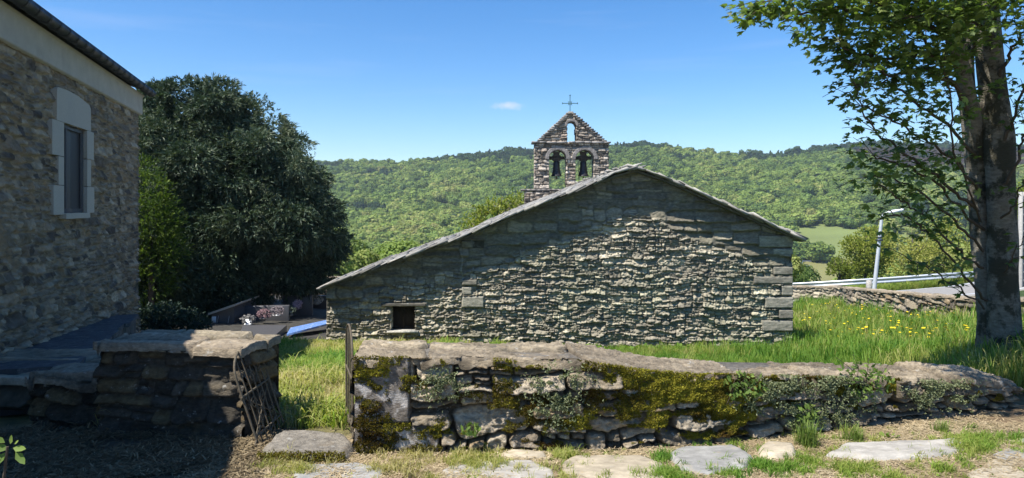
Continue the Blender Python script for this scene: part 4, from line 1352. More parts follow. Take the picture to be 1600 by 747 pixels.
def build_step():
    o = slab('door_step', gpoly([(404, 700), (440, 668), (540, 676), (556, 690), (548, 706), (470, 713)], .055), .06, .09, M['wallstone'],
             'broad grey stone step with a mossy front edge in the gateway', 'step', col=(.25, .225, .185), seed=61, bump=.02)
    n = 1500
    u = rng.uniform(0, 1, n); px = 410 + 135 * u; py = 704 + 5 * np.sin(u * 4) + rng.normal(0, 1.5, n)
    Yv = 4.30 + .02 * rng.normal(0, 1, n) + .10 * u * 0
    pts = np.stack([(px - 800) * 4.36 / F, Yv - .02, rng.uniform(0, .065, n)], 1)
    mb = MB(); frond_cloud(mb, pts, np.tile([0, -1, .7], (n, 1)), .011 + 0 * u, rng.uniform(.1, .6, n), 1 + 0 * u, 4)
    mo = mb.build('moss', M['moss']); mo.parent = o
    return


build_step()
FL = [([(880, 730), (905, 718), (1000, 716), (1032, 730), (1040, 752), (1000, 775), (900, 772)], 'pale tan flagstone in the path below the middle of the front wall'),
      ([(1050, 712), (1075, 701), (1140, 700), (1172, 716), (1160, 735), (1110, 742), (1065, 736)], 'rounded grey flagstone in the path between two green weed patches'),
      ([(1183, 702), (1195, 694), (1240, 696), (1243, 712), (1215, 718), (1186, 712)], 'small grey flagstone beside the tuft at the foot of the wall'),
      ([(1300, 712), (1330, 696), (1420, 692), (1500, 690), (1512, 706), (1460, 718), (1380, 722)], 'long grey flagstone in the path at the right, behind weeds'),
      ([(1545, 714), (1570, 704), (1625, 708), (1640, 726), (1580, 730)], 'small yellowish flagstone in the path at the right edge'),
      ([(1515, 745), (1550, 724), (1640, 728), (1680, 750), (1640, 790), (1540, 790)], 'dark grey flagstone in the bottom right corner of the path'),
      ([(690, 742), (720, 728), (830, 726), (862, 738), (850, 775), (730, 780)], 'weathered grey flagstone at the bottom edge, left of the tan one'),
      ([(455, 742), (480, 730), (560, 728), (600, 738), (590, 760), (470, 764)], 'worn flagstone in the path in front of the gate step'),
      ([(780, 712), (800, 706), (850, 708), (856, 716), (820, 721), (785, 719)], 'small flat stone half buried near the foot of the front wall'),
      ([(1180, 700 - 20), (1200, 676), (1215, 680), (1210, 686), (1190, 687)], None),
      ([(1590, 690), (1600, 682), (1660, 684), (1665, 698), (1610, 700)], 'far grey flagstone at the right edge near the tree shadow')]
for i, (pl, lab) in enumerate(FL):
    if lab is None: continue
    cx_ = sum(a for a, b in pl) / len(pl); cy_ = sum(b for a, b in pl) / len(pl); pl = [(cx_ + (a - cx_) * 1.14, cy_ + (b - cy_) * 1.14) for a, b in pl]
    slab('flagstone', gpoly(pl), .024, .08, M['flag'], lab, 'flagstone', 'flagstones set in the path', col=[(.33, .31, .275), (.27, .265, .25), (.36, .31, .23)][(i * 7) % 3 if i else 2], seed=700 + i * 9, res=.016, bump=.010)


# ------------------------------------------------------------------ grass, weeds, straw, flowers (stuff)
def blade_proto(name, n, h, spread, lean, w, mat, seed):
    r = np.random.default_rng(seed); mb = MB()
    for i in range(n):
        a = r.uniform(0, 6.28); q = spread * math.sqrt(r.random()); x, y = q * math.cos(a), q * math.sin(a)
        hh = h * r.uniform(.5, 1.15); l = lean * r.uniform(.1, 1.2) * hh; b = r.uniform(0, 6.28); ww = w * r.uniform(.7, 1.3)
        dx, dy = math.cos(b), math.sin(b); sx, sy = -dy * ww / 2, dx * ww / 2
        m1 = (x + dx * l * .3, y + dy * l * .3, hh * .5); m2 = (x + dx * l * .65, y + dy * l * .65, hh * .82); tp = (x + dx * l * 1.15, y + dy * l * 1.15, hh * (1 - .25 * lean))
        v = [(x - sx, y - sy, -.02), (x + sx, y + sy, -.02), (m1[0] + sx, m1[1] + sy, m1[2]), (m1[0] - sx, m1[1] - sy, m1[2]), (m2[0] + sx * .7, m2[1] + sy * .7, m2[2]), (m2[0] - sx * .7, m2[1] - sy * .7, m2[2]), tp]
        t = r.random()
        mb.add(v, [[0, 1, 2, 3], [3, 2, 4, 5]], [[5, 4, 6]], c=(t, 1, 0))
    return hidden(mb.build(name, mat))


TALL = [blade_proto('tall_grass_blades', 26, .30, .09, .5, .0075, M['grass'], k) for k in range(3)]
SHORT = [blade_proto('short_grass_blades', 26, .11, .08, .9, .006, M['grass'], 10 + k) for k in range(3)]


def leafy_proto(name, seed, mat, n=16, r=.05):
    rr = np.random.default_rng(seed); mb = MB()
    for i in range(n):
        a = rr.uniform(0, 6.28); e = rr.uniform(.1, 1.0); l = r * rr.uniform(.5, 1.2); w = l * .45
        d = np.array([math.cos(a) * math.cos(e), math.sin(a) * math.cos(e), math.sin(e)]); s = np.array([-math.sin(a), math.cos(a), 0])
        b = d * l * .25
        mb.add([b, b + d * l * .5 + s * w / 2, b + d * l - np.array([0, 0, l * .2]), b + d * l * .5 - s * w / 2], [[0, 1, 2, 3]], c=(rr.random(), 1, 0))
    return hidden(mb.build(name, mat))


LEAFY = [leafy_proto('weed_leaves', 30 + k, M['grass']) for k in range(2)]


def straw_proto(seed):
    r = np.random.default_rng(seed); mb = MB()
    for i in range(16):
        x, y = r.normal(0, .05, 2); a = r.uniform(0, 3.14); l = r.uniform(.008, .035); w = r.uniform(.0012, .0035); z = r.uniform(.002, .014); dz = r.normal(0, .005)
        dx, dy = math.cos(a) * l, math.sin(a) * l; sx, sy = -math.sin(a) * w, math.cos(a) * w
        mb.add([(x - dx - sx, y - dy - sy, z), (x - dx + sx, y - dy + sy, z), (x + dx + sx, y + dy + sy, z + dz), (x + dx - sx, y + dy - sy, z + dz)], [[0, 1, 2, 3]], c=(r.random(), 1, 0))
    return hidden(mb.build('straw_bits', M['straw']))


STRAW = [straw_proto(50 + k) for k in range(4)]


def grass_tint(X, Y, base, var, seed, bright=1.0):
    n = len(X)
    t = base + var * (fbm(X * .9, Y * .9, seed, 3) - .5) * 2 + rng.normal(0, .07, n)
    return np.stack([np.clip(t, 0, .8), np.full(n, bright) * rng.uniform(.8, 1.15, n), np.zeros(n)], 1)


def wall_front_y(X):
    return np.interp(X, _wx, WYY)


def build_vegetation():
    # tall meadow grass right of the chapel
    n = 30000
    Y = 5.7 + (27 - 5.7) * rng.random(n) ** 1.45; X = rng.uniform(-.9, 1, n) * 0 + rng.uniform(0, 1, n) * (Y * .78 + 1.2) + 0
    px = 800 + F * X / Y
    ok = (Y > wall_front_y(X) + .62) & ~((X < XR + .12) & (Y > CY - .05)) & (px > 700)
    # keep before the lane wall
    ok &= (Y < 13.2) | (X < np.interp(Y, [13.2, 15.9, 27], [11.5, 10.1, 12.45]) - .08)
    X, Y = X[ok], Y[ok]
    Z = H(X, Y)
    s = (.55 + .7 * fbm(X * .7, Y * .7, 61, 3)) * np.interp(X, [0, 3, 5.5, 7], [.26, .36, .62, .85]) * rng.uniform(.7, 1.2, len(X)) * np.where(Y > 12, np.interp(X, [5.5, 7], [.8, 1.0]), 1)
    s = s * (1 + .9 * (rng.random(len(X)) < .10))
    t = grass_tint(X, Y, .29, .5, 63); t[:, 0] = np.clip(t[:, 0] + .3 * (rng.random(len(X)) < .12), 0, .9)
    near = (Y < 6.6) & (X > 2.6); s = np.where(near, s * 1.15, s)
    scatter('meadow_grass', np.stack([X, Y, Z], 1), s, rots(len(X), .25), t, TALL, label='tall green meadow grass between the chapel and the lane wall')
    # lawn inside the gate
    n = 15000
    Y = rng.uniform(5.05, 13.2, n); X = rng.uniform(-5.5, -.2, n)
    ok = ((X < XL + .0) | (Y < CY - .05)) & (Y > wall_front_y(X) + np.where(X > -1.15, .55, .25)) & ~((X < -2.9 + (Y - 5.0) * -.30) & (Y < 7.5))
    X, Y = X[ok], Y[ok]; Z = H(X, Y)
    dry = fbm(X * 1.6, Y * .8, 71, 3)
    t = grass_tint(X, Y, .46, .6, 73); t[:, 0] = np.clip(t[:, 0] + .5 * sstep(.5, .68, dry), 0, .9)
    scatter('lawn_grass', np.stack([X, Y, Z], 1), rng.uniform(.4, 1.5, len(X)) * (1.25 - .7 * sstep(.5, .68, dry)), rots(len(X), .3), t, SHORT, label='short yellow green lawn grass inside the gateway')
    # weeds along the chapel's foot
    n = 500
    X = rng.uniform(XL, XR, n); Y = CY - .05 - rng.random(n) ** 2 * .5; keep = fbm(X * 2, 0 * X, 77, 2) > .42
    X, Y = X[keep], Y[keep]; Z = H(X, Y)
    scatter('foot_weeds', np.stack([X, Y, Z], 1), rng.uniform(1.0, 2.6, len(X)), rots(len(X), .3), grass_tint(X, Y, .25, .2, 79), LEAFY, label='leafy green weeds along the foot of the chapel wall')
    # path: short grass patches, straw
    n = 27000
    X = rng.uniform(-1.9, 5.6, n); Y = rng.uniform(3.75, 5.9, n)
    ok = Y < wall_front_y(X) - .0
    ok |= (X < -1.0) & (Y < 4.75)
    ok &= fbm(X * 3, Y * 4, 88, 4) + rng.normal(0, .06, len(X)) > .42
    X, Y = X[ok], Y[ok]; Z = near_h(X, Y) + .008
    scatter('straw', np.stack([X, Y, Z], 1), rng.uniform(.35, 1.1, len(X)), rots(len(X), .05), np.stack([np.clip(.45 + .5 * (fbm(X * 2, Y * 2, 81, 3) - .5) + rng.normal(0, .15, len(X)), 0, .8), rng.uniform(.7, 1.1, len(X)), 0 * X], 1), STRAW, label='dry straw and cut grass strewn over the path')
    spots = [(1050, 745, 40, 500), (1040, 712, 18, 200), (1400, 742, 45, 450), (1540, 700, 55, 900), (1510, 690, 30, 300), (730, 722, 45, 500), (460, 735, 60, 450), (1190, 728, 20, 200), (880, 712, 25, 160), (1130, 690, 25, 200), (1140, 670, 12, 160), (1230, 738, 30, 250), (1260, 722, 35, 160), (950, 694, 30, 100), (640, 712, 30, 120), (560, 700, 20, 160), (1330, 735, 25, 200), (1490, 735, 25, 250), (600, 735, 35, 150), (1150, 745, 30, 150), (800, 735, 220, 900), (1300, 725, 220, 900), (1200, 695, 200, 500), (700, 715, 120, 400)]
    px = np.concatenate([rng.normal(a, r * .5, k) for a, b, r, k in spots]); px = px[:]; py = np.concatenate([rng.normal(b, r * .16, k) for a, b, r, k in spots])
    py = np.maximum(py, 665)
    Y = CZ * F / (py - HY); X = (px - 800) * Y / F
    ok = Y < wall_front_y(X) - .03
    ok |= px < 552
    ok &= fbm(X * 9, Y * 9, 85, 2) + rng.normal(0, .08, len(X)) > .52
    X, Y = X[ok], Y[ok]
    k = len(X)
    scatter('path_weeds', np.stack([X, Y, near_h(X, Y) + .005], 1), rng.uniform(.15, .6, k), rots(k, .5), grass_tint(X, Y, .50, .5, 83), SHORT + LEAFY, idx=rng.choice([0, 1, 3, 4, 4], k), label='low green and yellow weeds creeping between the flagstones')
    pbs = []
    for k in range(3):
        r = np.random.default_rng(400 + k); mb = MB(); d = r.uniform(.6, 1.2, (6, 8)); th = np.arange(8) / 8 * 6.283
        rg = [np.stack([np.cos(th) * w_ * d[i], np.sin(th) * w_ * .75 * d[i], np.full(8, z_)], 1) for i, (w_, z_) in enumerate(((.9, -.2), (1, .15), (.8, .42), (.35, .55)))]
        v = np.vstack(rg + [[(0, 0, .56)]]); q = [[i * 8 + j, i * 8 + (j + 1) % 8, (i + 1) * 8 + (j + 1) % 8, (i + 1) * 8 + j] for i in range(3) for j in range(8)]
        mb.add(v, q, [[24 + j, 24 + (j + 1) % 8, 32] for j in range(8)], c=np.array([.30, .27, .23]) * r.uniform(.7, 1.3)); pbs.append(hidden(mb.build('pebble', M['wallstone'])))
    n = 1100; X = rng.uniform(-1.9, 5.6, n); Y = rng.uniform(3.75, 5.8, n); ok = (Y < wall_front_y(X)) | (X < -1.1); X, Y = X[ok], Y[ok]; n = len(X)
    scatter('gravel', np.stack([X, Y, near_h(X, Y) + .004], 1), .004 + .012 * rng.random(n) ** 4, rots(n, .3), np.ones((n, 3)), pbs, label='small loose stones and grit on the path')
    n = 9000; X = rng.uniform(-3.6, -1.5, n); Y = rng.uniform(3.6, 5.2, n); ok = (Y < 4.75 - (X + 1.8) * .18) & (fbm(X * 3, Y * 3, 181, 3) > .45); X, Y = X[ok], Y[ok]; n = len(X)
    scatter('leaf_litter', np.stack([X, Y, near_h(X, Y) + .006], 1), rng.uniform(.5, 1.5, n), rots(n, .2), np.stack([rng.uniform(0, .5, n), rng.uniform(.25, .7, n), 0 * X], 1), STRAW, label='dark litter on the shaded ground in front of the shaded wall')  # straw bits toned darker to go with the shade painted on the ground
    # verge beyond the road and grass beyond the lane wall
    n = 9000
    X = rng.uniform(12, 34, n); Y = rng.uniform(33.2, 38, n); Z = H(X, Y)
    scatter('verge_grass', np.stack([X, Y, Z], 1), rng.uniform(.8, 1.6, n), rots(n, .3), grass_tint(X, Y, .42, .15, 87), TALL, label='sunlit grass verge behind the crash barrier')
    # flowers
    fp = []
    for c_, r_, nm in (((.85, .62, .02), .018, 'yellow'), ((.78, .70, .62), .024, 'pale')):
        mb = MB()
        for i in range(9):
            a = i * .698; mb.add([(0, 0, .30), (r_ * math.cos(a - .3), r_ * math.sin(a - .3), .31), (r_ * 1.25 * math.cos(a), r_ * 1.25 * math.sin(a), .305), (r_ * math.cos(a + .3), r_ * math.sin(a + .3), .31)], [[0, 1, 2, 3]], c=c_)
        mb.tube([(0, 0, 0), (.01, 0, .15), (0, 0, .30)], .002, 4, col=(.08, .16, .03))
        fp.append(hidden(mb.build('flower_head', M['petal'])))
    n = 300
    Y = rng.uniform(7, 25, n); X = Y * rng.uniform(.42, .66, n); ok = (X > XR + .3) & (X < np.interp(Y, [13.2, 15.9, 27], [11.5, 10.1, 12.45]) - .2); X, Y = X[ok], Y[ok]
    n = len(X)
    scatter('meadow_flowers', np.stack([X, Y, H(X, Y)], 1), rng.uniform(.8, 1.35, n), rots(n, .3), np.ones((n, 3)), fp, idx=(rng.random(n) < .05).astype(int), label='small yellow and pale flowers dotted through the meadow grass')
    # countable tufts at the foot of the wall and in the path
    for (px, py, s, lab, pr) in ((1262, 690, .55, 'bright grass tuft at the foot of the wall, the tallest on the path', TALL), (1332, 684, .42, 'thin grass tuft on the straw right of the tallest tuft', TALL),
                                 (1390, 680, .6, 'broad leaved weed on the straw right of both grass tufts', LEAFY), (1222 + 250, 672, .34, 'wispy grass tuft near the right end of the front wall', TALL)):
        Yv = CZ * F / (py - HY); X0 = (px - 800) * Yv / F
        mb = MB(); 
        for k in range(9 if pr is TALL else 5):
            src = pr[k % len(pr)].data; vv = np.zeros(len(src.vertices) * 3); src.vertices.foreach_get('co', vv); vv = vv.reshape(-1, 3)
            a = rng.uniform(0, 6.28); R = np.array([[math.cos(a), -math.sin(a)], [math.sin(a), math.cos(a)]]); sc_ = s * rng.uniform(.7, 1.2) * (1 if pr is TALL else 1.6)
            vv = vv * sc_; vv[:, :2] = vv[:, :2] @ R.T + rng.normal(0, .022, 2)
            q = [list(p.vertices) for p in src.polygons if len(p.vertices) == 4]; t = [list(p.vertices) for p in src.polygons if len(p.vertices) == 3]
            mb.add(vv, q, t if t else None, c=(rng.uniform(.3, 1), 1, 0))
        o = mb.build('weed_tuft', M['ivy']); o.location = (X0, Yv, float(near_h(X0, Yv))); tag(o, lab, 'tuft', 'tufts growing on the path')


build_vegetation()


# ------------------------------------------------------------------ lane wall, lamp, barrier, pole, wire
simple_stone_wall('stone_wall', (12.55, 27.0), (10.25, 16.0), (-2.35, -1.55), -1.62, .5, 801, (.10, .26), (1.0, 2.6),
                  [(.30, .27, .22), (.24, .22, .19), (.38, .34, .28), (.20, .18, .16), (.34, .27, .19)], M['wallstone'],
                  'rough pale drystone wall along the lane beyond the meadow', res=.035, prot=.10, z1b=-.56)
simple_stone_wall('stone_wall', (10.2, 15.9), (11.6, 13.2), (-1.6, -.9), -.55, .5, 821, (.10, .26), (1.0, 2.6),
                  [(.16, .15, .13), (.12, .115, .10)], M['wallstone'],  # same wall in darker stones: its shade is put into the colours
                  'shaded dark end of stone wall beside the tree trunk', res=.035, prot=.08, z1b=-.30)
simple_stone_wall('stone_wall', (11.2, 30.0), (12.6, 27.1), (-2.7, -2.35), -1.95, .5, 841, (.10, .2), (1.0, 2.6),
                  [(.36, .34, .29), (.42, .39, .33)], M['wallstone'],
                  'low pale wall with flat top next to the chapel corner, by the lane', res=.05, prot=.06, z1b=-1.62)


def build_lamp():
    Y = 28.0
    b0 = np.array(P(1366, 452, Y)); t0 = np.array(P(1378, 338, Y))
    g = float(H(b0[0], b0[1])); b0 = b0 + (b0 - t0) * max(0, (b0[2] - g + .05)) / (t0[2] - b0[2])
    root = empty('street_lamp', tuple(b0)); tag(root, 'leaning pale grey street lamp behind the lane wall', 'street lamp')
    m = MB(); m.tube(np.linspace(b0, t0, 6), np.linspace(.085, .06, 6), 10); m.build('pole', M['lampmetal'], root, True)
    m = MB(); a = t0 + [0, 0, -.02]; m.tube([a, a + [.06, -.03, .12], a + [.22, -.08, .19]], .035, 8); m.build('arm', M['lampmetal'], root, True)
    c = a + np.array([.22, -.08, .19])
    m = MB()
    for (f0, f1, w0, w1, h) in ((0, .12, .06, .11, .05), (.12, .45, .11, .11, .06), (.45, .55, .11, .05, .05)):
        d = np.array([.96, -.25, .20])
        p0 = c + d * f0; p1 = c + d * f1; s = np.array([.25, .96, 0])
        v = [p0 - s * w0 - [0, 0, h], p0 + s * w0 - [0, 0, h], p0 + s * w0 * .7 + [0, 0, h], p0 - s * w0 * .7 + [0, 0, h], p1 - s * w1 - [0, 0, h], p1 + s * w1 - [0, 0, h], p1 + s * w1 * .7 + [0, 0, h * .6], p1 - s * w1 * .7 + [0, 0, h * .6]]
        m.add(v, [[0, 1, 2, 3], [7, 6, 5, 4], [0, 4, 5, 1], [1, 5, 6, 2], [2, 6, 7, 3], [3, 7, 4, 0]])
    m.build('lamp_head', M['lens'], root)
    m = MB(); p = b0 + (t0 - b0) * .72; m.box(p, (.19, .19, .06)); m.box(p + [0, 0, .12], (.18, .18, .05)); m.build('band', M['gutter'], root)
    # a cut granite marker by the foot
    mb = MB(); q = np.array(P(1358, 453, 27.6)); mb.box((q[0], q[1], q[2] + .0), (.16, .16, .75), jit=.03, tilt=(0, .05), col=(.4, .38, .34))
    tag(mb.build('marker_stone', M['wallstone']), 'small upright stone at the foot of the street lamp', 'marker stone')


build_lamp()


def build_barrier():
    # beam follows the far side of the road
    px = [1190, 1270, 1330, 1400, 1470, 1520, 1600, 1700]; py = [449, 445, 441.5, 437, 432, 429, 424, 416]; Yv = [37, 36, 35, 34.3, 33.6, 33.2, 33, 34]
    pts = np.array([P(a, b, c) for a, b, c in zip(px, py, Yv)])
    t = np.linspace(0, len(px) - 1, 90); pts = np.stack([np.interp(t, range(len(px)), pts[:, k]) for k in range(3)], 1)
    root = empty('crash_barrier', tuple(pts[0])); tag(root, 'long galvanised steel crash barrier along the far side of the lane', 'crash barrier')
    tg = np.gradient(pts, axis=0); tg /= np.linalg.norm(tg, axis=1)[:, None]; nx = np.stack([tg[:, 1], -tg[:, 0], 0 * tg[:, 0]], 1)
    prof = [(-.155, .0), (-.13, .035), (-.09, .045), (-.05, .03), (0, -.005), (.05, .03), (.09, .045), (.13, .035), (.155, 0)]
    pos = np.stack([pts + nx * o + np.array([0, 0, z]) for z, o in prof])
    gridwall('beam', t, t, pos, np.ones((len(prof) - 1, len(t) - 1), bool), np.ones(pos.shape), M['zinc'], root, thick=.012, tdir=(0, 1, 0))
    L = np.r_[0, np.cumsum(np.linalg.norm(np.diff(pts, axis=0), axis=1))]
    for s in np.arange(.6, L[-1], 2.05):
        p = np.array([np.interp(s, L, pts[:, k]) for k in range(3)]); g = float(H(p[0], p[1])); zb = min(g, p[2] - .55)
        m = MB(); m.box((p[0], p[1] + .1, (p[2] + .1 + zb) / 2), (.06, .10, p[2] + .1 - zb)); m.build('post', M['zinc'], root)


build_barrier()


def build_pole():
    Y = 27.0; x = (1598 - 800) * Y / F
    zb = float(H(x, Y)); zt = 1.6 + 20 * Y / F
    root = empty('utility_pole', (x, Y, zb)); tag(root, 'grey concrete utility pole cut by the right edge behind the tree', 'utility pole')
    m = MB()
    for sx in (-.11, .11):
        m.add([(x + sx - .04, Y - .1, zb), (x + sx + .04, Y - .1, zb), (x + sx + .04, Y + .1, zb), (x + sx - .04, Y + .1, zb), (x + sx * .7 - .035, Y - .08, zt), (x + sx * .7 + .035, Y - .08, zt), (x + sx * .7 + .035, Y + .08, zt), (x + sx * .7 - .035, Y + .08, zt)], [[0, 1, 5, 4], [1, 2, 6, 5], [2, 3, 7, 6], [3, 0, 4, 7], [4, 5, 6, 7]])
    z = zb + .3
    while z < zt: m.box((x, Y, z), (.20, .1, .08)); z += .32
    m.build('shaft', M['concrete'], root)
    # overhead wire across the valley
    A = np.array(P(1190, 343, 70)); B = np.array(P(1400, 331, 45)); C = np.array((x, Y, zt - .1))
    w = MB()
    t = np.linspace(0, 1, 24)[:, None]
    w.tube(A + (B - A) * t - np.array([0, 0, 1]) * (4 * t * (1 - t) * .35), .022, 4); w.tube(B + (C - B) * t - np.array([0, 0, 1]) * (4 * t * (1 - t) * .2), .018, 4)
    tag(w.build('overhead_wire', M['gutter']), 'thin dark overhead wire across the valley behind the chapel', 'wire')
    # lattice pylon down in the valley
    Y = 170; c = np.array(P(1251, 424, Y)); h = 5.6; root = empty('pylon', (c[0], Y, c[2] - h / 2)); tag(root, 'small grey lattice pylon in the valley right of the chapel corner', 'pylon')
    m = MB(); zb = c[2] - 4.5; zt = c[2] + h / 2
    for sx in (-1, 1):
        for sy in (-1, 1): m.tube([(c[0] + sx * .9, Y + sy * .9, zb), (c[0] + sx * .25, Y + sy * .25, zt)], .09, 4)
    for i in range(7):
        f0 = i / 7; f1 = (i + 1) / 7; a0 = .9 - .65 * f0; a1 = .9 - .65 * f1; z0 = zb + (zt - zb) * f0; z1 = zb + (zt - zb) * f1
        m.tube([(c[0] - a0, Y - a0, z0), (c[0] + a1, Y - a1, z1)], .06, 3); m.tube([(c[0] + a0, Y - a0, z0), (c[0] - a1, Y - a1, z1)], .06, 3)
    m.build('lattice', M['zinc'], root)
    m = MB()
    for z, l in ((zt - .3, 2.6), (zt - 1.4, 2.2)): m.tube([(c[0] - l, Y, z), (c[0] + l, Y, z)], .09, 4)
    m.build('crossarm', M['zinc'], root)


build_pole()


# ------------------------------------------------------------------ graveyard in the shade of the yew
def build_graves():
    zf = -1.2
    g = lambda px, py, Y: np.array(P(px, py, Y))

    def block(name, x0, x1, y0, y1, z0, z1, mat, label, cat, rz=0, grp=None, parts=None, tilt=0):
        c = ((x0 + x1) / 2, (y0 + y1) / 2)
        root = empty(name, (c[0], c[1], z0)); tag(root, label, cat, grp)
        b = MB(); b.box((0, 0, (z1 - z0) / 2), (x1 - x0, y1 - y0, z1 - z0), tilt=(0, tilt)); o = b.build('body', mat); o.parent = root
        bv = o.modifiers.new('bevel', 'BEVEL'); bv.width = .015; bv.segments = 2
        root.rotation_euler.z = rz
        return root
    # tomb house with slanted cap, left
    root = empty('tomb', (-7.5, 16.5, zf)); tag(root, 'small stone tomb with a slanted cap and white lettered plaques under the yew', 'tomb')
    a = g(331, 492, 16.5); b_ = g(366, 478, 16.5)
    m = MB(); pl = [(a[0], 16.5, zf - .1), (b_[0], 16.5, zf - .1), (b_[0], 16.5, b_[2]), (a[0], 16.5, a[2])]
    m.prism(pl, (0, 0, 0), (0, 1.4, 0)); m.build('body', M['greygranite'], root)
    m = MB(); m.prism([(a[0] - .06, 16.42, a[2] - .0), (b_[0] + .06, 16.42, b_[2] + .01), (b_[0] + .06, 16.42, b_[2] + .06), (a[0] - .06, 16.42, a[2] + .05)], (0, 0, 0), (0, 1.55, 0)); m.build('cap', M['granite'], root)
    m = MB(); p = g(334, 500, 16.47); m.box((p[0], 16.485, p[2]), (.10, .02, .16)); m.build('plaque', M['lens'], root)
    for px in (340, 357):
        m = MB(); p = g(px, 500, 16.47); m.tube([(p[0] - .02, 16.47, p[2] - .12), (p[0] + .02, 16.47, p[2] + .10)], .008, 5)
        m.build('handle', M['zinc'], root)
    # big dark family slabs with upright headstones, receding to the chapel corner
    hs = [(383, 450, 497, 478, 17.2, 'long dark headstone under the yew covered by flower pots', .15), (442, 487, 462, 497, 18.6, 'polished dark headstone with a ball ornament near the chapel corner', .12), (489, 512, 462, 480, 20.5, 'low dark headstone just left of the chapel corner', .1)]
    for i, (x0, x1, yt, yb, Y, lab, th) in enumerate(hs):
        A = g(x0, min(yt, yb), Y); B = g(x1, min(yt, yb), Y)
        block('headstone', A[0], B[0], Y, Y + th, zf - .4, A[2], M['greygranite'], lab, 'headstone', rz=.12, grp='headstones in the graveyard')
    # flat polished slabs
    sl = [((380, 508), (448, 508), (425, 528), (372, 528), 'broad polished grave slab nearest the lawn, in shade', M['greygranite'], .10), ((454, 512), (514, 499), (514, 505), (448, 522), 'flat grave slab painted bright blue as a sky reflection between the headstones and the lawn', surf_mat('painted_sky_sheen', base=(.15, .28, .62), nscale=30, nvar=.3, bump=.1, rough=.3, spec=.6, spots=[(14, .56, .62, (.75, .8, .9), .7)]), .12), ((405, 524), (440, 526), (425, 536), (398, 534), 'small granite grave kerb at the edge of the lawn', M['greygranite'], .08)]  # middle slab: sky reflection painted as blue base colour with white specks
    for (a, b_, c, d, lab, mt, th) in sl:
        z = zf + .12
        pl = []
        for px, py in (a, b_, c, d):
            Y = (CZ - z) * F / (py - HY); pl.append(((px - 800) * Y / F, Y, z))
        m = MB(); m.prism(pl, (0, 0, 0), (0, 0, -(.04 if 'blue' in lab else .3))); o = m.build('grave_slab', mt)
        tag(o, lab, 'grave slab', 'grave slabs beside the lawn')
    # ball ornament on a stem, flower pots
    p = g(465, 476, 18.2); root = empty('flower_ball', (p[0], p[1], zf)); tag(root, 'round bunch of pale flowers on a thin stand by the headstones', 'flowers')
    m = MB(); leafy_clump(m, p, (.13, .13, .13), 220, .03, nrm=(0, -1, .3)); o = m.build('flowers', None, root)
    pm = surf_mat('pinkflower', base=(.50, .36, .40), nscale=50, nvar=.6, bump=0); o.data.materials.append(pm)
    m = MB(); m.tube([(p[0], p[1], zf), tuple(p - [0, 0, .1])], .012, 5); m.build('stand', M['gutter'], root)
    for i, (px, py, Y, lab, cl) in enumerate(((388, 506, 16.2, 'small white flower pot at the foot of the long dark headstone', (.16, .155, .15)), (412, 497, 16.6, 'low bushy flower pot before the middle of the long headstone', (.16, .10, .11)), (433, 492, 16.9, 'flower pot with grey pink blooms at the right of the long headstone', (.15, .13, .14)), (452, 492, 17.4, 'dark flower pot between the two headstones', (.06, .08, .06)), (495, 474, 19.5, 'pale flower pot near the chapel corner', (.6, .56, .5)))):
        c = g(px, py, Y); root = empty('flower_pot', (c[0], c[1], zf)); tag(root, lab, 'flower pot', 'flower pots on the graves')
        m = MB(); m.lathe([(0, zf + .12), (.07, zf + .12), (.09, c[2] - .02), (.10, c[2]), (.08, c[2]), (.06, c[2] - .03), (0, c[2] - .03)], (c[0], c[1], 0), 12); m.build('pot', M['concrete'] if i % 2 else M['lens'], root)
        m = MB(); leafy_clump(m, c + np.array([0, 0, .1]), (.18, .15, .12), 140, .035); o = m.build('flowers', None, root)
        o.data.materials.append(surf_mat('bloom', base=cl, nscale=40, nvar=.8, bump=0))
    simple_stone_wall('graveyard_wall', (-16, 25.5), (-3.0, 25.2), -2.2, -.95, .5, 861, (.12, .24), (1, 2.5), DARKC, M['wallstone'], 'low dark wall closing the graveyard behind the yew', res=.06, prot=.05, z1b=-1.15)


build_graves()


# ------------------------------------------------------------------ trees
def spray_cloud(mb, pts, dirs, L, w, tint, light, nb=7, droop=.35, jit=.35):
    """fronds: a bundle of narrow blades fanned out along a drooping spine"""
    n = len(pts)
    for i in range(nb):
        f = (i + .5) / nb
        d = dirs + rng.normal(0, jit, (n, 3)); d /= np.linalg.norm(d, axis=1)[:, None]
        p = pts + dirs * (L * f * .6)[:, None]; p[:, 2] -= droop * L * f * f
        s = np.cross(d, rng.normal(0, 1, (n, 3))); s /= np.linalg.norm(s, axis=1)[:, None] + 1e-9
        l = (L * rng.uniform(.3, .6, n))[:, None]; ww = (w * rng.uniform(.7, 1.3, n))[:, None]
        e = p + d * l; e[:, 2] -= .15 * l[:, 0]
        v = np.stack([p, p + d * l * .5 + s * ww * .5, e, p + d * l * .5 - s * ww * .5], 1).reshape(-1, 3)
        cc = np.repeat(np.stack([np.clip(tint + .25 * f + rng.normal(0, .1, n), 0, 1), light, 0 * light], 1), 4, 0)
        mb.add(v, np.arange(4 * n).reshape(n, 4), c=cc)


def lobed_crown(lobes, per, seed, outward=.55):
    P_, D_, R_ = [], [], []
    r = np.random.default_rng(seed)
    for (c, rad) in lobes:
        c = np.array(c); rad = np.array(rad); k = int(per * (rad[0] * rad[2]))
        d = r.normal(0, 1, (k, 3)); d /= np.linalg.norm(d, axis=1)[:, None]
        q = r.uniform(0, 1, k) ** .35
        bump = 1 + .26 * (fbm(d[:, 0] * 4.5 + c[0], d[:, 2] * 4.5 + d[:, 1] * 3, seed, 3) - .5) * 2
        P_.append(c + d * rad * (q * bump)[:, None]); D_.append(d); R_.append(q)
    return np.vstack(P_), np.vstack(D_), np.concatenate(R_)


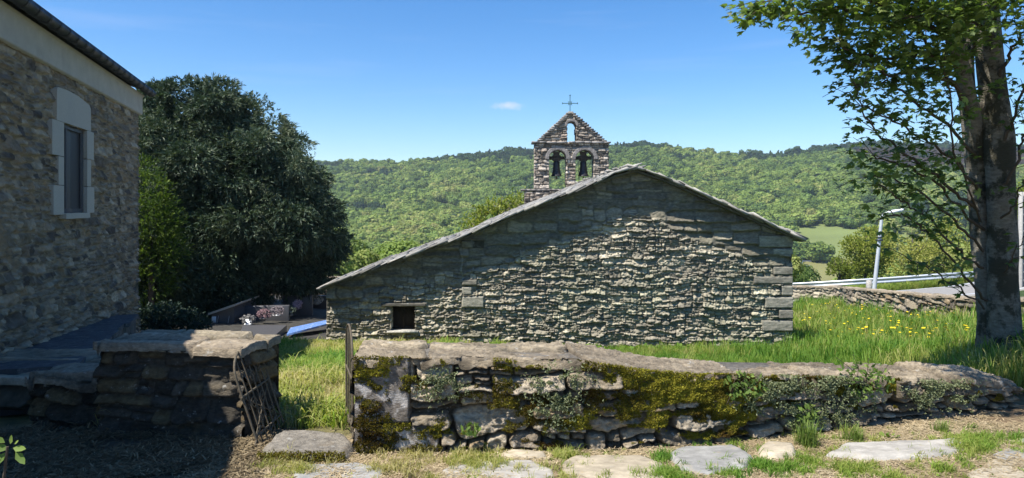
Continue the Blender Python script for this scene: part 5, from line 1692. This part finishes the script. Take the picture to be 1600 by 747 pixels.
def build_yew():
    root = empty('yew_tree', (-8.6, 20.5, -1.4)); tag(root, 'huge dark green yew tree behind the house corner, shading the graves', 'tree')
    Y0 = 19.0
    L = [(348, 215, 66, .2), (180, 395, 85, -2.6), (280, 460, 55, -1.6), (340, 455, 50, -1.2), (300, 205, 80, 0), (372, 215, 78, .6), (415, 270, 70, -.5), (470, 345, 58, -.6), (350, 310, 115, 0), (262, 280, 80, -.8), (428, 395, 80, 0), (330, 405, 100, -.8), (255, 390, 75, -1), (500, 375, 40, 0), (275, 170, 48, .3), (345, 165, 45, 0), (425, 210, 32, 0), (478, 280, 34, .3), (392, 440, 55, -.4), (300, 445, 60, -.6), (500, 330, 30, .2), (462, 425, 40, 0), (240, 200, 60, .5), (240, 440, 60, .2)]  # low leftmost lobe hidden by the house, added to shade the graves
    lob = []
    for px, py, r, dy in L:
        c = P(px, py, Y0 + dy); R = r * Y0 / F * .88; lob.append((c, (R, R * 1.05, R)))
        for j in range(11):
            d = rng.normal(0, 1, 3); d[2] = d[2] * .8 + .1; d /= np.linalg.norm(d); q = R * rng.uniform(.24, .40)
            lob.append((np.array(c) + d * R * rng.uniform(.85, 1.05), (q * 1.25, q * 1.25, q * .62)))
    pts, dirs, q = lobed_crown(lob, 2900, 5)
    keep = ((q > .70) | (rng.random(len(q)) < .30)) & ((q < .70) | (fbm(pts[:, 0] * 2.6 + pts[:, 1] * 1.1, pts[:, 2] * 2.8 - pts[:, 1] * .9, 33, 3) > .36))
    pts, dirs, q = pts[keep], dirs[keep], q[keep]
    dd = dirs * .9 + np.array([0, 0, .10]); dd += rng.normal(0, .25, dd.shape); dd /= np.linalg.norm(dd, axis=1)[:, None]
    tint = np.clip(.47 + .6 * (fbm(pts[:, 0] * 1.1, pts[:, 2] * 1.1, 7, 3) - .5) + rng.normal(0, .12, len(pts)), 0, 1)
    mb = MB(); spray_cloud(mb, pts, dd, rng.uniform(.14, .36, len(pts)), .028 + 0 * tint, tint, 1 + 0 * tint, 8, droop=.3, jit=.5)
    mb.build('crown', M['yewleaf'], root)
    m = MB(); m.tube([(-8.6, 20.5, -1.5), (-8.5, 20.5, .2), (-8.6, 20.4, 2.2), (-8.7, 20.4, 4.0)], [.45, .35, .25, .1], 12, noise=.25, col=(.12, .09, .07))
    for a, b, c in ((-1.8, -.6, 1.0), (1.9, -.4, .6), (1.2, .6, 2.0), (-.9, -.5, 2.4), (2.4, -.2, -.1), (-2.0, .2, -.2)):
        m.tube([(-8.55, 20.5, .0 + .3 * c), (-8.55 + a * .5, 20.5 + b * .5, .6 + c * .6), (-8.55 + a, 20.5 + b, .9 + c)], [.16, .1, .04], 7, noise=.2, col=(.12, .09, .07))
    m.build('trunk', M['bark'], root)
    # the lighter young cypress by the house corner
    root = empty('conifer', (-8.3, 16.0, -1.2)); tag(root, 'smaller yellow green conifer beside the house corner, in front of the yew', 'tree')
    lob = []
    for px, py, r, dy in ((236, 300, 28, 0), (238, 345, 42, 0), (245, 390, 40, 0), (232, 430, 45, .1), (262, 350, 18, -.1), (225, 265, 18, 0), (255, 320, 16, 0)):
        R = r * 16 / F; lob.append((P(px, py, 15.8 + dy), (R, R, R * 1.1)))
    pts, dirs, q = lobed_crown(lob, 1500, 6)
    dd = dirs + np.array([0, 0, .5]); dd /= np.linalg.norm(dd, axis=1)[:, None]
    tint = np.clip(rng.normal(.38, .25, len(pts)), 0, 1)
    mb = MB(); spray_cloud(mb, pts, dd, rng.uniform(.10, .24, len(pts)), .022 + 0 * tint, tint, 1 + 0 * tint, 6, droop=.1)
    mb.build('crown', M['cypressleaf'], root)
    c = P(236, 430, 15.8); m = MB(); m.tube([(c[0], c[1], -1.4), (c[0], c[1], 1.2)], [.09, .03], 8, col=(.12, .09, .07)); m.build('trunk', M['bark'], root)
    # clipped shrub at the end of the house ledge
    root = empty('shrub', (-6.0, 12.9, -1.0)); tag(root, 'low dark leafy shrub at the end of the house ledge', 'shrub')
    lob = [(P(px, py, 13.2), (r * 13.2 / F,) * 3) for px, py, r in ((235, 502, 22), (262, 494, 24), (300, 502, 20), (285, 510, 22), (245, 514, 20), (225, 488, 14), (318, 512, 12))]
    pts, dirs, q = lobed_crown(lob, 5500, 8)
    tint = np.clip(rng.normal(.05, .15, len(pts)), 0, 1)
    mb = MB(); spray_cloud(mb, pts, dirs, .09 + 0 * tint, .03 + 0 * tint, tint, 1 + 0 * tint, 4, droop=.1, jit=.8); mb.build('foliage', M['yewleaf'], root)
    c = P(265, 510, 13.2); m = MB(); m.tube([(c[0], c[1], -1.3), (c[0], c[1], -.7)], .03, 6); m.build('stem', M['twig'], root)


build_yew()

MAPLE = []
for a_, r_ in ((90, 1.0), (70, .62), (62, .80), (50, .40), (38, .78), (22, .86), (8, .60), (-8, .48), (-20, .62), (-38, .30), (-80, .22)):
    MAPLE.append((a_, r_))


def maple_leaves(mb, pts, nrm, tip, size, tint):
    n = len(pts)
    out = MAPLE + [(180 - a, r) for a, r in MAPLE[::-1][1:] if a != 90]
    k = len(out)
    nrm = nrm / np.linalg.norm(nrm, axis=1)[:, None]
    y = tip - nrm * (tip * nrm).sum(1)[:, None]; y /= np.linalg.norm(y, axis=1)[:, None] + 1e-9
    x = np.cross(y, nrm)
    vs = [pts]
    for a, r in out:
        ca, sa = math.cos(math.radians(a)) * r * .55, (math.sin(math.radians(a)) * r) * .55
        dz = -.22 * (abs(ca)) - .10 * r * r
        vs.append(pts + size[:, None] * (x * ca + y * sa + nrm * dz))
    v = np.stack(vs, 1).reshape(-1, 3)
    f = []
    for i in range(k): f.append([0, 1 + i, 1 + (i + 1) % k])
    f = (np.array(f)[None] + (np.arange(n) * (k + 1))[:, None, None]).reshape(-1, 3)
    cc = np.repeat(np.stack([tint, np.ones(n), np.zeros(n)], 1), k + 1, 0)
    mb.add(v, None, f, c=cc)


def build_maple():
    root = empty('maple_tree', (5.2, 7.25, -.05)); tag(root, 'tall maple with twin mottled trunks and lobed leaves at the right edge', 'tree')
    tr = MB()
    bark = (.19, .172, .135)

    def poly(L, rad, seg=14, nz=.12, col=bark):
        p = np.array([P(*q) for q in L]); t = np.linspace(0, len(L) - 1, (len(L) - 1) * 14 + 1)
        p = np.stack([np.interp(t, range(len(L)), p[:, k]) for k in range(3)], 1)
        ker = np.ones(9) / 9; pp = np.pad(p, ((4, 4), (0, 0)), 'edge'); pp[:4] = 2 * p[0] - p[4:0:-1]; pp[-4:] = 2 * p[-1] - p[-2:-6:-1]
        p = np.stack([np.convolve(pp[:, k], ker, 'valid') for k in range(3)], 1)
        tr.tube(p, np.interp(t, range(len(L)), rad), seg, noise=nz, col=col, nf=2.0); return p
    # right and left stems
    poly([(1576, 600, 7.2), (1572, 540, 7.2), (1567, 440, 7.2), (1566, 330, 7.2), (1560, 220, 7.15), (1548, 110, 7.1), (1538, 0, 7.0), (1525, -160, 7.0), (1515, -420, 6.9)], [.28, .17, .14, .132, .145, .13, .12, .11, .09], 20, .14)
    poly([(1556, 590, 7.35), (1548, 500, 7.35), (1536, 400, 7.4), (1529, 300, 7.4), (1516, 200, 7.4), (1508, 100, 7.35), (1512, 0, 7.3), (1490, -200, 7.2), (1470, -420, 7.1)], [.21, .12, .105, .105, .09, .082, .08, .07, .06], 16, .16)
    poly([(1530, 270, 7.4), (1522, 190, 7.2), (1504, 110, 7.0), (1490, 60, 6.8), (1460, 20, 6.5), (1410, -20, 6.1), (1370, -70, 5.7)], [.12, .085, .075, .065, .05, .04, .02], 12, .14)
    tr.build('trunk', M['bark'], root)
    # limbs and twigs
    tr = MB(); leaves_p, leaves_d = [], []
    limbs = [
        ([(1490, 60, 6.8), (1440, 40, 6.5), (1380, 20, 6.1), (1310, 12, 5.8), (1240, 22, 5.6), (1192, 18, 5.5)], .03, 1.0),
        ([(1505, 110, 7.0), (1450, 80, 6.6), (1400, 92, 6.2), (1340, 86, 5.9), (1300, 60, 5.8)], .028, 1.0),
        ([(1500, 140, 7.0), (1450, 110, 6.5), (1390, 118, 6.0), (1345, 98, 5.8)], .022, .9),
        ([(1522, 200, 7.3), (1490, 130, 6.8), (1440, 60, 6.3), (1400, -10, 6.0)], .03, 1.0),
        ([(1526, 250, 7.3), (1485, 200, 6.8), (1430, 160, 6.4), (1385, 128, 6.1), (1338, 132, 5.9)], .020, .75),
        ([(1528, 300, 7.3), (1500, 255, 6.9), (1440, 215, 6.5), (1390, 185, 6.2), (1350, 165, 6.0)], .017, .7),
        ([(1530, 330, 7.3), (1490, 300, 6.8), (1430, 250, 6.4), (1380, 215, 6.1), (1345, 175, 5.9), (1335, 130, 5.8)], .018, .5),
        ([(1532, 345, 7.3), (1490, 235, 6.6), (1484, 140, 6.3), (1470, 90, 6.2)], .012, .4),
        ([(1532, 360, 7.3), (1480, 300, 6.8), (1430, 262, 6.5), (1380, 250, 6.3), (1345, 240, 6.1)], .016, .6),
        ([(1534, 390, 7.2), (1495, 345, 6.8), (1440, 300, 6.4), (1390, 278, 6.1), (1362, 272, 6.0)], .016, .6),
        ([(1536, 420, 7.2), (1500, 395, 6.8), (1450, 340, 6.4), (1410, 315, 6.2), (1378, 290, 6.0)], .015, .5),
        ([(1540, 470, 7.2), (1505, 430, 6.8), (1460, 370, 6.5), (1420, 340, 6.2), (1385, 330, 6.1)], .014, .5),
        ([(1540, 480, 7.1), (1500, 452, 6.7), (1455, 420, 6.4), (1410, 400, 6.2)], .011, .35),
        ([(1560, 240, 7.1), (1585, 190, 6.9), (1605, 120, 6.7), (1625, 60, 6.5)], .022, .8),
        ([(1565, 300, 7.1), (1590, 250, 6.9), (1604, 200, 6.8), (1625, 150, 6.6)], .018, .6),
        ([(1566, 340, 7.1), (1585, 320, 6.9), (1600, 280, 6.7), (1630, 240, 6.6)], .012, .4),
        ([(1566, 430, 7.1), (1582, 400, 6.9), (1600, 370, 6.7)], .010, .3),
        ([(1545, 60, 7.0), (1560, 10, 6.5), (1590, -30, 6.1), (1620, -60, 5.8)], .03, 1.0),
        ([(1540, 20, 7.0), (1500, -20, 6.2), (1440, -40, 5.6), (1380, -60, 5.0)], .035, 1.0),
        ([(1540, 40, 7.0), (1500, 30, 6.4), (1460, 22, 6.0), (1420, 30, 5.7)], .02, 1.0),
        ([(1460, 20, 6.5), (1400, 10, 6.0), (1330, -8, 5.7), (1270, -10, 5.5), (1210, 0, 5.4)], .025, 1.0),
        ([(1560, 120, 7.0), (1580, 80, 6.8), (1600, 50, 6.6), (1620, 20, 6.5)], .02, .9),
        ([(1515, 90, 7.2), (1535, 30, 6.6), (1560, -10, 6.2)], .02, .9),
    ]
    r = np.random.default_rng(21)
    for L, rad, dens in limbs:
        p = np.array([P(*q) for q in L]); t = np.linspace(0, len(L) - 1, (len(L) - 1) * 6 + 1)
        pts = np.stack([np.interp(t, range(len(L)), p[:, k]) for k in range(3)], 1) + r.normal(0, .012, (len(t), 3))
        tr.tube(pts, np.linspace(rad, .004, len(t)), 6, col=(.07, .06, .045))
        ln = np.linalg.norm(np.diff(p, axis=0), axis=1).sum()
        nt_ = int(ln * 9 * dens) + 4
        for j in range(nt_):
            f = .22 + .78 * (j + r.random()) / nt_
            a = np.array([np.interp(f * (len(L) - 1), t, pts[:, k]) for k in range(3)])
            fw = p[min(int(f * (len(L) - 1)) + 1, len(L) - 1)] - p[min(int(f * (len(L) - 1)), len(L) - 2)]; fw = fw / np.linalg.norm(fw)
            sd = np.array([fw[1], -fw[0], 0]) * r.choice([-1, 1]); d = fw * r.uniform(.3, 1) + sd * r.uniform(.3, 1) + np.array([0, 0, r.normal(.0, .28)]); d /= np.linalg.norm(d)
            l = r.uniform(.15, .42) * (1.0 if dens > .8 else .8)
            q = [a, a + d * l * .5 + [0, 0, .02], a + d * l - [0, 0, .02]]
            tr.tube(q, [.004, .003, .002], 4, col=(.08, .07, .04), caps=False)
            k = int((4 + 7 * dens) * l / .3) + 1
            for _ in range(k):
                g = r.uniform(.25, 1.05); o = r.normal(0, .045, 3)
                leaves_p.append(a + d * l * g + o); leaves_d.append(d + r.normal(0, .6, 3))
    tr.build('branch', M['twig'], root)
    # dense masses of the upper canopy, also above and behind the frame
    blobs = [((1400, 35, 6.0), .55, 300), ((1460, 50, 6.2), .5, 320), ((1340, 30, 5.8), .42, 200), ((1500, 10, 6.3), .5, 350), ((1560, 10, 6.0), .5, 300), ((1270, 10, 5.6), .22, 70), ((1220, 15, 5.5), .15, 40), ((1380, 90, 6.0), .35, 140), ((1440, 105, 6.3), .32, 120), ((1600, 60, 6.6), .4, 120), ((1420, -60, 6.0), .8, 500), ((1560, -120, 6.5), 1.0, 700), ((1350, 60, 5.9), .35, 120), ((1310, 10, 5.7), .3, 120), ((1345, -60, 5.4), .6, 260), ((1495, 70, 6.4), .28, 130), ((1400, 215, 6.3), .4, 60), ((1450, 240, 6.5), .45, 70), ((1490, 290, 6.6), .4, 60), ((1420, 150, 6.2), .35, 80), ((1470, 170, 6.5), .4, 80)]
    for q, R, k in blobs:
        k = int(k * .58)
        c = np.array(P(*q)); d = r.normal(0, 1, (k, 3)); d /= np.linalg.norm(d, axis=1)[:, None]; d *= (r.random(k) ** .4)[:, None] * np.array([R, R, R * .62])
        for x in d: leaves_p.append(c + x); leaves_d.append(r.normal(0, 1, 3) + [-.5, 0, -.2])
    # crown far overhead; unseen masses towards the path added for shade at the right
    for c, R, k in (((4.6, 6.2, 6.0), 1.6, 1500), ((6.0, 7.4, 6.8), 1.8, 1200), ((3.2, 4.9, 5.6), 1.0, 500), ((3.9, 7.6, 6.6), 1.3, 700), ((6.5, 6.0, 5.0), 1.0, 500), ((2.15, 4.5, 3.8), .62, 620)):
        d = r.normal(0, 1, (k, 3)); d /= np.linalg.norm(d, axis=1)[:, None]; d *= (r.random(k) ** .45)[:, None] * np.array([R, R, R * .7])
        for x in d: leaves_p.append(np.array(c) + x); leaves_d.append(r.normal(0, 1, 3))
    for a, b in (((5.0, 7.2, 4.2), (3.2, 4.9, 5.6)), ((3.2, 4.9, 5.6), (1.9, 3.6, 5.3)), ((5.0, 7.1, 4.0), (6.5, 6.0, 5.0))):
        pass
    lp = np.array(leaves_p); ld = np.array(leaves_d)
    n = len(lp)
    nr = r.normal(0, .42, (n, 3)) + [0, 0, 1]
    tint = np.clip(r.normal(.44, .2, n), 0, 1)
    mb = MB(); maple_leaves(mb, lp, nr, ld + np.array([0, 0, -.25]), r.uniform(.07, .125, n), tint)
    o = mb.build('crown', M['mapleleaf'], root)
    # leafy growth on the trunk foot
    return


build_maple()


def build_small_trees():
    # round yellow-green trees on the slope beyond the road
    specs = [('broadleaf_tree', 1350, 438, 1352, 395, 48, 46, 60, 'bright yellow green round tree just left of the street lamp', (.62, .25), 1.0),
             ('broadleaf_tree', 1425, 440, 1425, 398, 42, 48, 56, 'thin sandy green tree right of the street lamp', (.92, .2), .25),
             ('broadleaf_tree', 1478, 436, 1478, 385, 44, 56, 62, 'half bare tree behind the maple branches, right of the sandy one', (.8, .3), .28),
             ('broadleaf_tree', 1308, 450, 1312, 425, 20, 24, 58, 'small low tree at the left foot of the bright yellow green tree', (.3, .25), .8),
             ('broadleaf_tree', 1640, 420, 1625, 330, 50, 60, 60, 'green tree partly hidden behind the maple trunk', (.3, .3), .9)]
    for nm, bx_, by_, cx_, cy_, rx, rz_, Y, lab, (tm, ts), dens in specs:
        c = np.array(P(cx_, cy_, Y)); R = (rx * Y / F, rx * Y / F, rz_ * Y / F)
        g = float(H(c[0], Y)); root = empty(nm, (float(c[0]), Y, g)); tag(root, lab, 'tree', 'trees beyond the road')
        r = np.random.default_rng(int(bx_)); lob = []
        for i in range(16):
            d = r.normal(0, 1, 3); d /= np.linalg.norm(d); lob.append((c + d * np.array(R) * .62, tuple(np.array(R) * r.uniform(.30, .48))))
        pts, dirs, q = lobed_crown(lob, 260 * dens, int(bx_))
        tint = np.clip(tm + rng.normal(0, ts * .6, len(pts)), 0, 1)
        mb = MB(); frond_cloud(mb, pts, dirs + [0, 0, .4], .16 + 0 * tint, tint, 1 + 0 * tint, 5); mb.build('crown', M['springleaf'], root)
        m = MB(); m.tube([(c[0], Y, g - .3), (c[0], Y, c[2] - R[2] * .2), (c[0] + .1, Y, c[2] + R[2] * .6)], [.16, .11, .03], 8, noise=.2, col=(.12, .10, .08))
        for i in range(12):
            d = r.normal(0, 1, 3); d[2] = abs(d[2]) + .3; d /= np.linalg.norm(d); s = np.array([c[0], Y, c[2] - R[2] * r.uniform(0, .7)]); m.tube([s, s + d * np.array(R) * .5, s + d * np.array(R) * r.uniform(.7, 1.0) + [0, 0, .3]], [.06, .035, .015], 5, col=(.14, .12, .09))
        m.build('trunk', M['bark'], root)
    # twiggy bush behind the roof, left of the bell gable
    Y = 26.5
    root = empty('bush', (float(P(765, 380, Y)[0]), Y, -2.0)); tag(root, 'twiggy yellow green bush behind the roof left of the bell gable', 'bush')
    m = MB(); mb = MB(); r = np.random.default_rng(77)
    base = np.array([P(775, 395, Y)[0], Y, -2.0])
    tips = []
    for i in range(64):
        px = r.uniform(722, 838); top = np.interp(px, [722, 740, 770, 800, 838], [345, 322, 312, 300, 298]) + abs(r.normal(0, 16)); q = np.array(P(px, top, Y + r.uniform(-.8, 1.2)))
        a = base + [r.normal(0, .5), r.normal(0, .3), 2.0]; mid = (a + q) / 2 + r.normal(0, .12, 3); m.tube([base + r.normal(0, .1, 3), a, mid, q], [.03, .022, .014, .006], 4, col=(.4, .36, .3), caps=False)
        for f in np.linspace(.15, 1, 9): tips.append(mid + (q - mid) * f + r.normal(0, .10, 3)); tips.append(a + (mid - a) * f + r.normal(0, .12, 3))
    tips = np.array(tips); tips = np.vstack([tips, tips + r.normal(0, .08, tips.shape), tips + r.normal(0, .1, tips.shape)]); nn = len(tips)
    frond_cloud(mb, tips, r.normal(0, .5, (nn, 3)) + [0, -.3, .6], .10 + 0 * tips[:, 0], np.clip(r.normal(.55, .22, nn), 0, 1), 1 + 0 * tips[:, 0], 3)
    m.build('branch', M['palewood'], root); mb.build('foliage', M['springleaf'], root)
    root = empty('bush', (float(P(772, 360, 25.5)[0]), 25.5, -1.5)); tag(root, 'small dark green leafy plant rising over the roof edge before the twiggy bush', 'bush')
    c = np.array(P(772, 352, 25.5)); mb = MB(); leafy_clump(mb, c, (.42, .3, .42), 420, .10, nrm=(0, -.5, .8)); mb.build('foliage', M['ivy'], root)
    m = MB(); m.tube([(c[0], 25.5, -2.5), (c[0], 25.5, c[2])], .03, 5); m.build('stem', M['twig'], root)
    # reddish shrub tips over the lean-to eave
    root = empty('bush', (float(P(545, 440, 19.5)[0]), 19.5, -1.5)); tag(root, 'reddish brown shrub showing over the low end of the chapel roof', 'bush')
    c = np.array(P(548, 440, 19.5)); mb = MB(); leafy_clump(mb, c, (.42, .3, .20), 260, .05, nrm=(0, -.5, .8)); o = mb.build('foliage', None, root); o.data.materials.append(surf_mat('redleaf', base=(.30, .15, .07), nscale=40, nvar=.5, bump=0))
    m = MB(); m.tube([(c[0], 19.5, -2.2), (c[0], 19.5, c[2])], .03, 5); m.build('stem', M['twig'], root)
    # lit sapling leaves low at the left edge, close to the camera
    root = empty('sapling', (-1.48, 2.0, 0)); tag(root, 'sunlit sapling leaves at the lower left edge close to the camera', 'plant')
    m = MB(); m.tube([(-1.52, 1.98, 0), (-1.50, 1.99, .5), (-1.46, 2.0, .9)], .004, 5, col=(.1, .08, .05)); m.build('stem', M['twig'], root)
    mb = MB()
    for (px, py, dx, dy, l, t) in ((14, 702, -20, -6, .05, .6), (20, 700, 22, 0, .045, .8), (24, 706, 16, 14, .05, .5), (10, 706, -12, 16, .055, .5), (16, 694, 3, -12, .03, 1.0), (8, 692, -12, -8, .04, .7), (22, 694, 10, -8, .02, 1.0), (5, 712, -14, 10, .05, .4)):
        a = np.array(P(px, py, 2.0)); d = np.array([dx, 0, -dy], float); d /= np.linalg.norm(d); d += np.array([0, -.35 + .2 * t, 0]); d /= np.linalg.norm(d)
        s = np.cross(d, [0, -.8, .6]); s /= np.linalg.norm(s); w = l * .22; nn_ = np.cross(s, d)
        mb.add([a, a + d * l * .35 + s * w, a + d * l * .75 + s * w * .7, a + d * l, a + d * l * .75 - s * w * .7, a + d * l * .35 - s * w, a + d * l * .5 - nn_ * w * .25], None, [[0, 1, 6], [1, 2, 6], [2, 3, 6], [3, 4, 6], [4, 5, 6], [5, 0, 6]], c=(t, 1, 0))
    mb.build('leaves', M['ivy'], root)


build_small_trees()


# ------------------------------------------------------------------ the wooded hillside
def crown_proto(name, seed, kind, mat, fine=1):
    r = np.random.default_rng(seed); P_, N_ = [], []
    mb = MB()
    if kind == 'round':
        lobs = [((0, 0, .55), .42)] + [((r.normal(0, .28), r.normal(0, .28), r.uniform(.45, .95)), r.uniform(.2, .34)) for _ in range(11)]
    else:
        lobs = [((r.normal(0, .05), r.normal(0, .05), z), .34 * (1.25 - z)) for z in np.linspace(.25, 1.25, 9)]
    for c, R in lobs:
        k = int(420 * R * fine ** 2)
        d = r.normal(0, 1, (k, 3)); d /= np.linalg.norm(d, axis=1)[:, None]
        P_.append(np.array(c) + d * R * r.uniform(.8, 1.1, k)[:, None]); N_.append(d)
    p = np.vstack(P_); nrm = np.vstack(N_); n = len(p)
    nr = nrm + r.normal(0, .35, (n, 3)) + [0, 0, .2]; nr /= np.linalg.norm(nr, axis=1)[:, None]
    a = np.cross(nr, r.normal(0, 1, (n, 3))); a /= np.linalg.norm(a, axis=1)[:, None]; b = np.cross(nr, a)
    s = r.uniform(.05, .10, n)[:, None] / fine
    v = np.stack([p - a * s, p - b * s, p + a * s, p + b * s], 1).reshape(-1, 3)
    mb.add(v, np.arange(4 * n).reshape(n, 4), c=np.repeat(np.stack([r.random(n), np.ones(n), np.zeros(n)], 1), 4, 0))
    mb.tube([(0, 0, -.3), (0, 0, .6)], [.04, .02], 4, col=(0, .4, 0))
    return hidden(mb.build(name, mat))


def build_forest():
    RND = [crown_proto('crown_round', 90 + k, 'round', M['forest']) for k in range(5)]
    FIN = [crown_proto('crown_near', 190 + k, 'round', M['forest'], 2.6) for k in range(4)]
    PIN = [crown_proto('crown_pine', 99 + k, 'cone', M['forest']) for k in range(2)]
    n = 30000
    Y = np.sqrt(rng.uniform(150 ** 2, 850 ** 2, n)); X = Y * rng.uniform(-.62, .98, n)
    # even spacing by jittered grid
    g = 5.4
    gx, gy = np.meshgrid(np.arange(-600, 900, g), np.arange(110, 840, g)); X = gx.ravel() + rng.uniform(-.5, .5, gx.size) * g * .9; Y = gy.ravel() + rng.uniform(-.5, .5, gx.size) * g * .9
    Z = H(X, Y)
    px = 800 + F * X / Y; py = HY + F * (CZ - Z) / Y
    vis = (px > 150) & (px < 1760) & ~((px > 1020) & (px < 1235) & (py > 400) & (Y < 300))
    # openings: meadow, brown field, heather, scars
    edge = 10 * (fbm(X / 30, Y / 30, 301, 3) - .5)
    mead = (px > 1232) & (px < 1345 + edge) & (py > 351 + np.abs(px - 1275) * .10 + edge * .3) & (py < 396 + edge * .4 + (px > 1290) * 40)
    brown = (px > 1240) & (px < 1345) & (py >= 410 + edge * .5) & (py < 470)
    rightm = (px > 1330) & (py > 352) & (py < 440)
    hea = (px > 1290) & (py < np.interp(px, [1290, 1340, 1400, 1480, 1600], [234, 250, 272, 276, 272]) + edge * 1.2)
    scar = ((px > 1092) & (px < 1150) & (py < 236)) | (((px - 700) / 26) ** 2 + ((py - 330) / 6) ** 2 < 1) | (((px - 690) / 12) ** 2 + ((py - 322) / 4) ** 2 < 1)
    vis &= ~((Y < 335) & (px > 1222) & (px < 1345))
    keep = vis & ~(mead | brown) & ~(rightm & (rng.random(len(X)) < .8)) & ~(hea & (Y < 790) & (rng.random(len(X)) < .965)) & ~(scar & (rng.random(len(X)) < .8))
    ridge_pine = (Y > 740) & (((px > 630) & (px < 850)) | ((px > 945) & (px < 1040)) | (px > 1160)) & (py < HY - 60)
    sparse = (Y > 750) & (px > 1060) & (px < 1260) & (rng.random(len(X)) < .6)
    keep &= ~sparse
    X, Y, Z, px, py, ridge_pine, hea = [a[keep] for a in (X, Y, Z, px, py, ridge_pine, hea)]
    m = len(X)
    low = sstep(300, 800, Y)
    tn = fbm(X / 60, Y / 90, 311, 4); fine = fbm(X / 15, Y / 15, 315, 2)
    t = .56 + .55 * (tn - .5) + .35 * (fine - .5) + rng.normal(0, .11, m) - .10 * low
    pine = ridge_pine | (rng.random(m) < np.where((px > 1080) & (py < 330) & (py > 225), .16, .03)) | (fbm(X / 40, Y / 60, 321, 3) > .70)
    t = np.where(pine, rng.uniform(-.05, .10, m), np.clip(t, .12, .92)); t = np.clip(t, 0, 1)
    br = rng.uniform(.8, 1.2, m)
    s = rng.uniform(4.8, 9.6, m) * np.where(pine, .95, 1.0) * np.where(hea & ~pine, .5, 1)
    sc = np.stack([s, s, s * rng.uniform(.75, 1.1, m)], 1)
    idx = np.where(pine & (rng.random(m) < .7), 5 + rng.integers(0, 2, m), rng.integers(0, 5, m))
    scatter('forest', np.stack([X, Y, Z - .15 * s], 1), sc, rots(m, .12), np.stack([t, br, 0 * t], 1), RND + PIN + FIN, idx=np.where((Y < 330) & (idx < 5), 7 + idx % 4, idx), label='spring green oak woodland covering the far hillside, pines on its ridge', cat=None)
    # heather and scrub on the bare top
    gx, gy = np.meshgrid(np.arange(280, 800, 5.0), np.arange(600, 830, 5.0)); X = gx.ravel() + rng.uniform(-2, 2, gx.size); Y = gy.ravel() + rng.uniform(-2, 2, gx.size); Z = H(X, Y)
    px = 800 + F * X / Y; py = HY + F * (CZ - Z) / Y
    k = (px > 1280) & (py < 272); X, Y, Z = X[k], Y[k], Z[k]; m = len(X)
    HP = [crown_proto('crown_heather', 120 + q, 'round', M['heather']) for q in range(2)]
    scatter('heather', np.stack([X, Y, Z - .5], 1), np.stack([rng.uniform(3, 6, m)] * 2 + [rng.uniform(1.2, 2.4, m)], 1), rots(m, .1), np.stack([rng.uniform(0, .7, m), rng.uniform(.8, 1.1, m), np.zeros(m)], 1), HP, label='brown heather scrub on the bare upper right of the hill')
    # scrub and trees on the near slope just past the chapel and the road
    gx, gy = np.meshgrid(np.arange(-70, 120, 3.2), np.arange(44, 112, 3.2)); X = gx.ravel() + rng.uniform(-1.5, 1.5, gx.size); Y = gy.ravel() + rng.uniform(-1.5, 1.5, gx.size); Z = H(X, Y)
    px = 800 + F * X / Y; k = (px > 150) & (px < 1215) | (px > 1500); k &= Z < -3.5
    X, Y, Z = X[k], Y[k], Z[k]; m = len(X)
    s = rng.uniform(3.0, 4.6, m) * np.interp(Y, [44, 70], [.8, 1.1])
    scatter('near_scrub', np.stack([X, Y, Z - .3], 1), s, rots(m, .12), np.stack([np.clip(rng.normal(.55, .15, m), .2, .95), rng.uniform(.75, 1.05, m), np.zeros(m)], 1), FIN, label='young green trees crowding the slope below the chapel')


build_forest()


# ------------------------------------------------------------------ the air
def build_haze():
    m = bpy.data.materials.new('haze'); m.use_nodes = True
    nt = m.node_tree; nt.nodes.clear()
    out = nd(nt, 'ShaderNodeOutputMaterial'); v = nd(nt, 'ShaderNodeVolumePrincipled')
    v.inputs['Color'].default_value = (.80, .90, 1, 1); v.inputs['Density'].default_value = 0.00022
    v.inputs['Anisotropy'].default_value = 0.3
    lk(nt, v.outputs[0], out.inputs['Volume'])
    b = MB(); z0, z1 = -75.0, 130.0
    b.box((0, 700, (z0 + z1) / 2), (3400, 1800, z1 - z0))
    o = b.build('haze', m); tag(o, kind='stuff', label='thin blue air between the viewer and the wooded hill')


build_haze()
